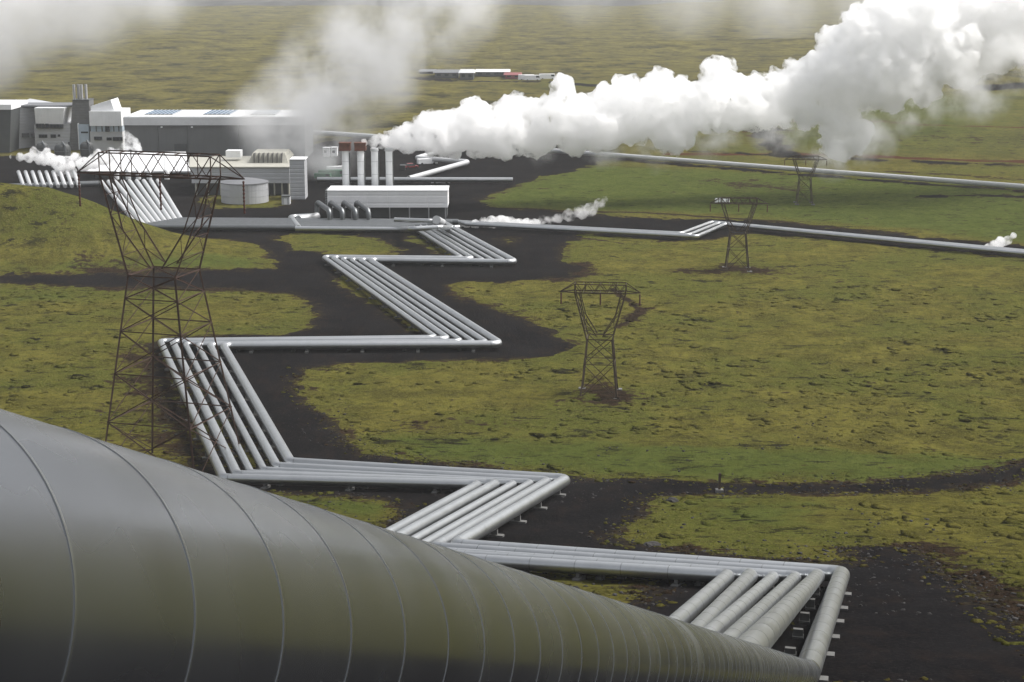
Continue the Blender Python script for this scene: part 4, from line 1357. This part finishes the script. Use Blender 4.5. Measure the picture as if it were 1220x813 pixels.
# ---- distant settlement by the far road
far_b = [(500, 516, 87.5, 84.5, "tank_roof", "low grey shed farthest left in the distant settlement"), (518, 546, 92, 84.5, "tank_roof", "grey-roofed shed dissolving in steam in the distant settlement"),
         (548, 564, 94, 84, "grey_band", "grey gabled shed in the distant settlement"), (567, 606, 90, 84, "white_roof", "long white-roofed building in the distant settlement"),
         (602, 620, 93, 88, "red_paint", "red building at the right end of the distant settlement")]
for (u0, u1, vb, vt, rm, lab) in far_b:
    b = Bld("far_building", lab, "building", (u0 + u1) / 2, vb, "distant settlement")
    zt, ze = b.z(vt), b.z(vt + (vb - vt) * .30)
    xx0, xx1 = b.x(u0, vb), b.x(u1, vb)
    MB().box(xx0, xx1, b.y, b.y + 22, -0.5, ze).build("wall", M["dark_wall" if rm != "red_paint" else "red_paint"], b.e)
    MB().prism([(xx0 - 1, b.y - 1, ze), (xx1 + 1, b.y - 1, ze), (xx1 + 1, b.y + 23, ze), (xx0 - 1, b.y + 23, ze)],
               [(xx0, b.y + 10, zt), (xx1, b.y + 10, zt), (xx1, b.y + 12, zt), (xx0, b.y + 12, zt)]).build("roof", M[rm], b.e)
    n = max(2, int((u1 - u0) / 9))
    for i in range(n):
        w = (xx1 - xx0) / n
        MB().box(xx0 + w * (i + .25), xx0 + w * (i + .75), b.y - .15, b.y + .1, ze * .25, ze * .75).build("window", M["glass"], b.e)
for k, (u, v) in enumerate(((627, 95.5), (634, 96), (652, 94.5))):
    vehicle(u, v, "%s white lorry parked at the right of the distant settlement" % ["nearest the red building,", "second", "most distant"][k], M["white_wall"], 9, 3, 3.2, 0.1, "parked_lorry", "lorry", "lorries by the distant settlement", van=True)


# ------------------------------------------------------------------ steam
def steam_material(name, dens, noise=None, aniso=0.0, col=(1, 1, 1), cores=None, rate=None):
    m = bpy.data.materials.new(name); m.use_nodes = True
    t = m.node_tree
    t.nodes.remove(t.nodes["Principled BSDF"])
    if rate:
        try: m.volume_step_rate = rate
        except Exception: m.cycles.volume_step_rate = rate
    out = t.nodes["Material Output"]
    v = N(t, "ShaderNodeVolumeScatter", Density=dens, Anisotropy=aniso)
    v.inputs["Color"].default_value = (*col, 1)
    t.links.new(v.outputs[0], out.inputs["Volume"])
    if noise:
        sc, lo, hi = noise
        pos = N(t, "ShaderNodeNewGeometry").outputs["Position"]
        n = noise_tex(t, pos, sc, 4, 0.6)
        dn = mrange(t, n, lo, hi, 0.0, dens)
        if cores:      # density dies away from the cloud's cores
            acc = None
            for (c, r) in cores:
                vm = N(t, "ShaderNodeVectorMath", operation='DISTANCE')
                t.links.new(pos, vm.inputs[0]); vm.inputs[1].default_value = c
                f = mrange(t, vm.outputs["Value"], r, r * 0.15)
                acc = f if acc is None else math_(t, 'MAXIMUM', acc, f)
            dn = math_(t, 'MULTIPLY', dn, math_(t, 'POWER', acc, 1.3))
        t.links.new(dn, v.inputs["Density"])
    return m
ICO = {}
for _k in (1, 2, 3):
    _b = bmesh.new(); bmesh.ops.create_icosphere(_b, subdivisions=_k, radius=1.0)
    ICO[_k] = (np.array([v.co[:] for v in _b.verts]), np.array([[v.index for v in f.verts] for f in _b.faces]))
    _b.free()
def puffs(name, lst, mat, label, ydef, voxel=0.7, sub2=0, sub=12, subr=(0.22, 0.42), disp=0.8, dsize=3.0, seed=1, yslope=0.0, jit=5.0, ref=435):
    rr = random.Random(seed)
    AV, AF, cnt = [], [], [0]
    def ball(c, r, sd_):
        tv, tf = ICO[sd_]
        AV.append(tv * r + np.array(c[:])); AF.append(tf + cnt[0]); cnt[0] += len(tv)
    for (u, v, r) in lst:
        y = ydef + (u - ref) * yslope + rr.uniform(-jit, jit)
        c = at_y(u, v, y)
        rm = r * (y * CP - (c.z - HC) * SP) / F
        ball(c, rm, 3)
        for _ in range(sub):
            d = Vector((rr.gauss(0, 1), rr.gauss(0, 1), rr.gauss(0, 1))).normalized()
            q = rr.uniform(*subr)
            c2 = c + d * rm * (1.0 - q * 0.35)
            ball(c2, rm * q, 2)
            for __ in range(sub2):
                d2 = (d + 0.9 * Vector((rr.gauss(0, 1), rr.gauss(0, 1), rr.gauss(0, 1))).normalized()).normalized()
                q2 = rr.uniform(0.3, 0.5)
                ball(c2 + d2 * rm * q * 0.85, rm * q * q2, 1)
    V_, F_ = np.concatenate(AV), np.concatenate(AF)
    me = bpy.data.meshes.new(name)
    me.vertices.add(len(V_)); me.vertices.foreach_set("co", V_.astype(np.float32).ravel())
    me.loops.add(F_.size); me.loops.foreach_set("vertex_index", F_.astype(np.int32).ravel())
    me.polygons.add(len(F_)); me.polygons.foreach_set("loop_start", np.arange(0, F_.size, 3, dtype=np.int32))
    me.update(calc_edges=True)
    o = link(name, me, None, mat)
    md = o.modifiers.new("remesh", 'REMESH'); md.mode = 'VOXEL'; md.voxel_size = voxel
    if disp > 0:
        for k, (sz, st) in enumerate(((dsize, disp), (dsize * 0.4, disp * 0.45))):
            tx = bpy.data.textures.new(name, 'CLOUDS'); tx.noise_scale = sz; tx.noise_depth = 2
            dm = o.modifiers.new("displace", 'DISPLACE'); dm.texture = tx; dm.strength = st; dm.texture_coords = 'GLOBAL'; dm.mid_level = 0.5
    return tag(o, label, "steam", "steam plumes")
main = [(434,170,4),(444,169,6),(454,168,9),(466,167,12),(480,165,15),(495,162,18),(510,152,19),(522,158,25),(520,146,15),(540,160,24),(552,148,20),(566,140,22),(580,160,28),(586,142,18),(605,160,27),
 (614,132,19),(630,142,24),(640,165,22),(655,140,25),(671,102,14),(672,116,16),(668,130,20),(690,150,30),(700,130,20),(720,150,30),(728,125,24),(745,108,18),(750,140,32),(775,130,32),
 (787,98,17),(800,150,30),(810,118,24),(835,125,30),(850,85,16),(862,82,14),(862,105,24),(880,125,32),(900,112,24),(920,120,30),(945,105,28),(965,95,28),(960,130,22),(990,85,30),
 (1000,55,26),(1010,110,30),(1000,150,24),(998,172,20),(1020,160,20),(1030,40,32),(1040,80,38),(1060,30,36),(1060,112,22),(1085,70,38),(1100,20,42),(1100,98,24),(1130,60,38),
 (1145,85,22),(1150,10,42),(1175,55,34),(1200,20,44),(1235,40,40),(1265,5,45),(1310,0,50)]
puffs("steam_plume", main, steam_material("dense_steam", 1.7, (0.33, 0.42, 0.60), aniso=0.68, rate=0.15), "great dense white steam plume blowing right from the chimneys", 437, yslope=0.05, voxel=0.42, sub=26, sub2=6, disp=1.0, dsize=2.2)
def cores_px(lst, y, k=1.0):
    out = []
    for (u, v, r) in lst:
        c = at_y(u, v, y)
        out.append((c, k * r * (y * CP - (c.z - HC) * SP) / F))
    return out
def soft_cloud(lst, y, dens, noise, label, seed):
    mat = steam_material("soft_steam", dens, noise, cores=cores_px(lst, y))
    o = puffs("steam_cloud", [(u, v, r * 1.02) for (u, v, r) in lst], mat, label, y, voxel=2.2, sub=0, disp=0, seed=seed, jit=0)
    return o
soft_cloud([(345, 168, 66), (368, 132, 84), (402, 95, 88), (442, 58, 92), (482, 20, 96), (525, -20, 96), (318, 145, 58), (385, 190, 46), (330, 180, 44)], 505, 0.27, (0.07, 0.40, 0.74),
           "soft translucent steam cloud rising over the right end of the hall", 3)
soft_cloud([(-70, 10, 120), (10, -10, 110), (90, -25, 105), (170, -45, 95), (-20, 50, 75)], 470, 0.22, (0.06, 0.34, 0.72), "faint steam drifting into the upper left corner", 4)
soft_cloud([(820, -10, 70), (930, -8, 80), (1040, 0, 80), (1150, 10, 80), (700, -20, 60), (1230, 20, 80)], 1500, 0.030, (0.02, 0.30, 0.75), "pale mist lying over the far plain at upper right", 44)
wisp = [(780,178,34),(850,158,40),(930,150,45),(990,180,42),(1030,165,45),(1085,120,50),(1160,95,60),(1210,60,60),(640,175,30),(720,172,34)]
soft = puffs("steam_veil", wisp, steam_material("thin_steam", 0.30, (0.14, 0.46, 0.66), cores=cores_px(wisp, 452)), "thin ragged steam veil hanging below the great plume", 452, voxel=1.5, sub=0, disp=0, seed=2, jit=0)
smat = steam_material("small_steam", 1.6, (0.55, 0.40, 0.60), aniso=0.4)
sthin = steam_material("small_thin_steam", 0.6, (0.5, 0.44, 0.64), aniso=0.3)
l1 = [(14,187,3.0),(24,187,5),(34,188,6),(42,184,6),(50,189,8),(60,190,8),(70,194,9),(80,196,10),(90,190,8),(100,196,9),(112,193,9),(124,190,8),(134,186,7),(72,204,7),(86,206,6),(40,180,5),(56,181,5),(116,182,5)]
puffs("steam_puff", l1, smat, "low white steam drifting among the drums at the left of the plant", 497, voxel=0.4, sub=10, disp=0.5, dsize=1.5, seed=5, jit=2)
l2 = [(150,160,5),(154,166,7),(160,172,8),(164,178,6),(148,176,6),(140,182,6),(132,180,5)]
puffs("steam_puff", l2, sthin, "wisp of steam curling up at the left end of the long hall", 520, voxel=0.4, sub=8, disp=0.4, dsize=1.5, seed=6, jit=2)
l3 = [(548,269,3),(556,268,4.5),(566,267,6),(576,266,7),(586,265,8),(597,264,8),(608,266,8),(618,268,8),(628,268,8),(637,268,7)]
puffs("steam_puff", l3, smat, "low white steam blowing off the pipes right of the separator building", 408, voxel=0.35, sub=10, disp=0.5, dsize=1.2, seed=7, jit=2)
l4 = [(646,262,6),(655,262,6),(665,260,6),(678,256,8),(692,252,9),(704,250,9),(714,243,7),(720,238,5)]
puffs("steam_puff", l4, sthin, "thin steam wisps rising behind the pipes running right", 410, voxel=0.4, sub=8, disp=0.4, dsize=1.5, seed=8, jit=2)
l5 = [(1171,297,3),(1177,294,4.5),(1184,292,6),(1192,289,7),(1200,287,6),(1207,281,4),(1190,296,4)]
puffs("steam_puff", l5, smat, "white steam puff beside the pipe at the right edge", 372, voxel=0.35, sub=9, disp=0.5, dsize=1.2, seed=9, jit=1.5)

# ------------------------------------------------------------------ haze over the plain
hm = bpy.data.materials.new("haze"); hm.use_nodes = True
ht = hm.node_tree
ht.nodes.remove(ht.nodes["Principled BSDF"])
hv = N(ht, "ShaderNodeVolumePrincipled", Density=0.00011)
hv.inputs["Color"].default_value = (0.95, 0.97, 1.0, 1)
ht.links.new(hv.outputs[0], ht.nodes["Material Output"].inputs["Volume"])
hz = MB().box(-9500, 9500, -420, 15000, -25, 100).build("haze", hm)
hz["kind"] = "stuff"
hz["label"] = "pale haze over the plain"
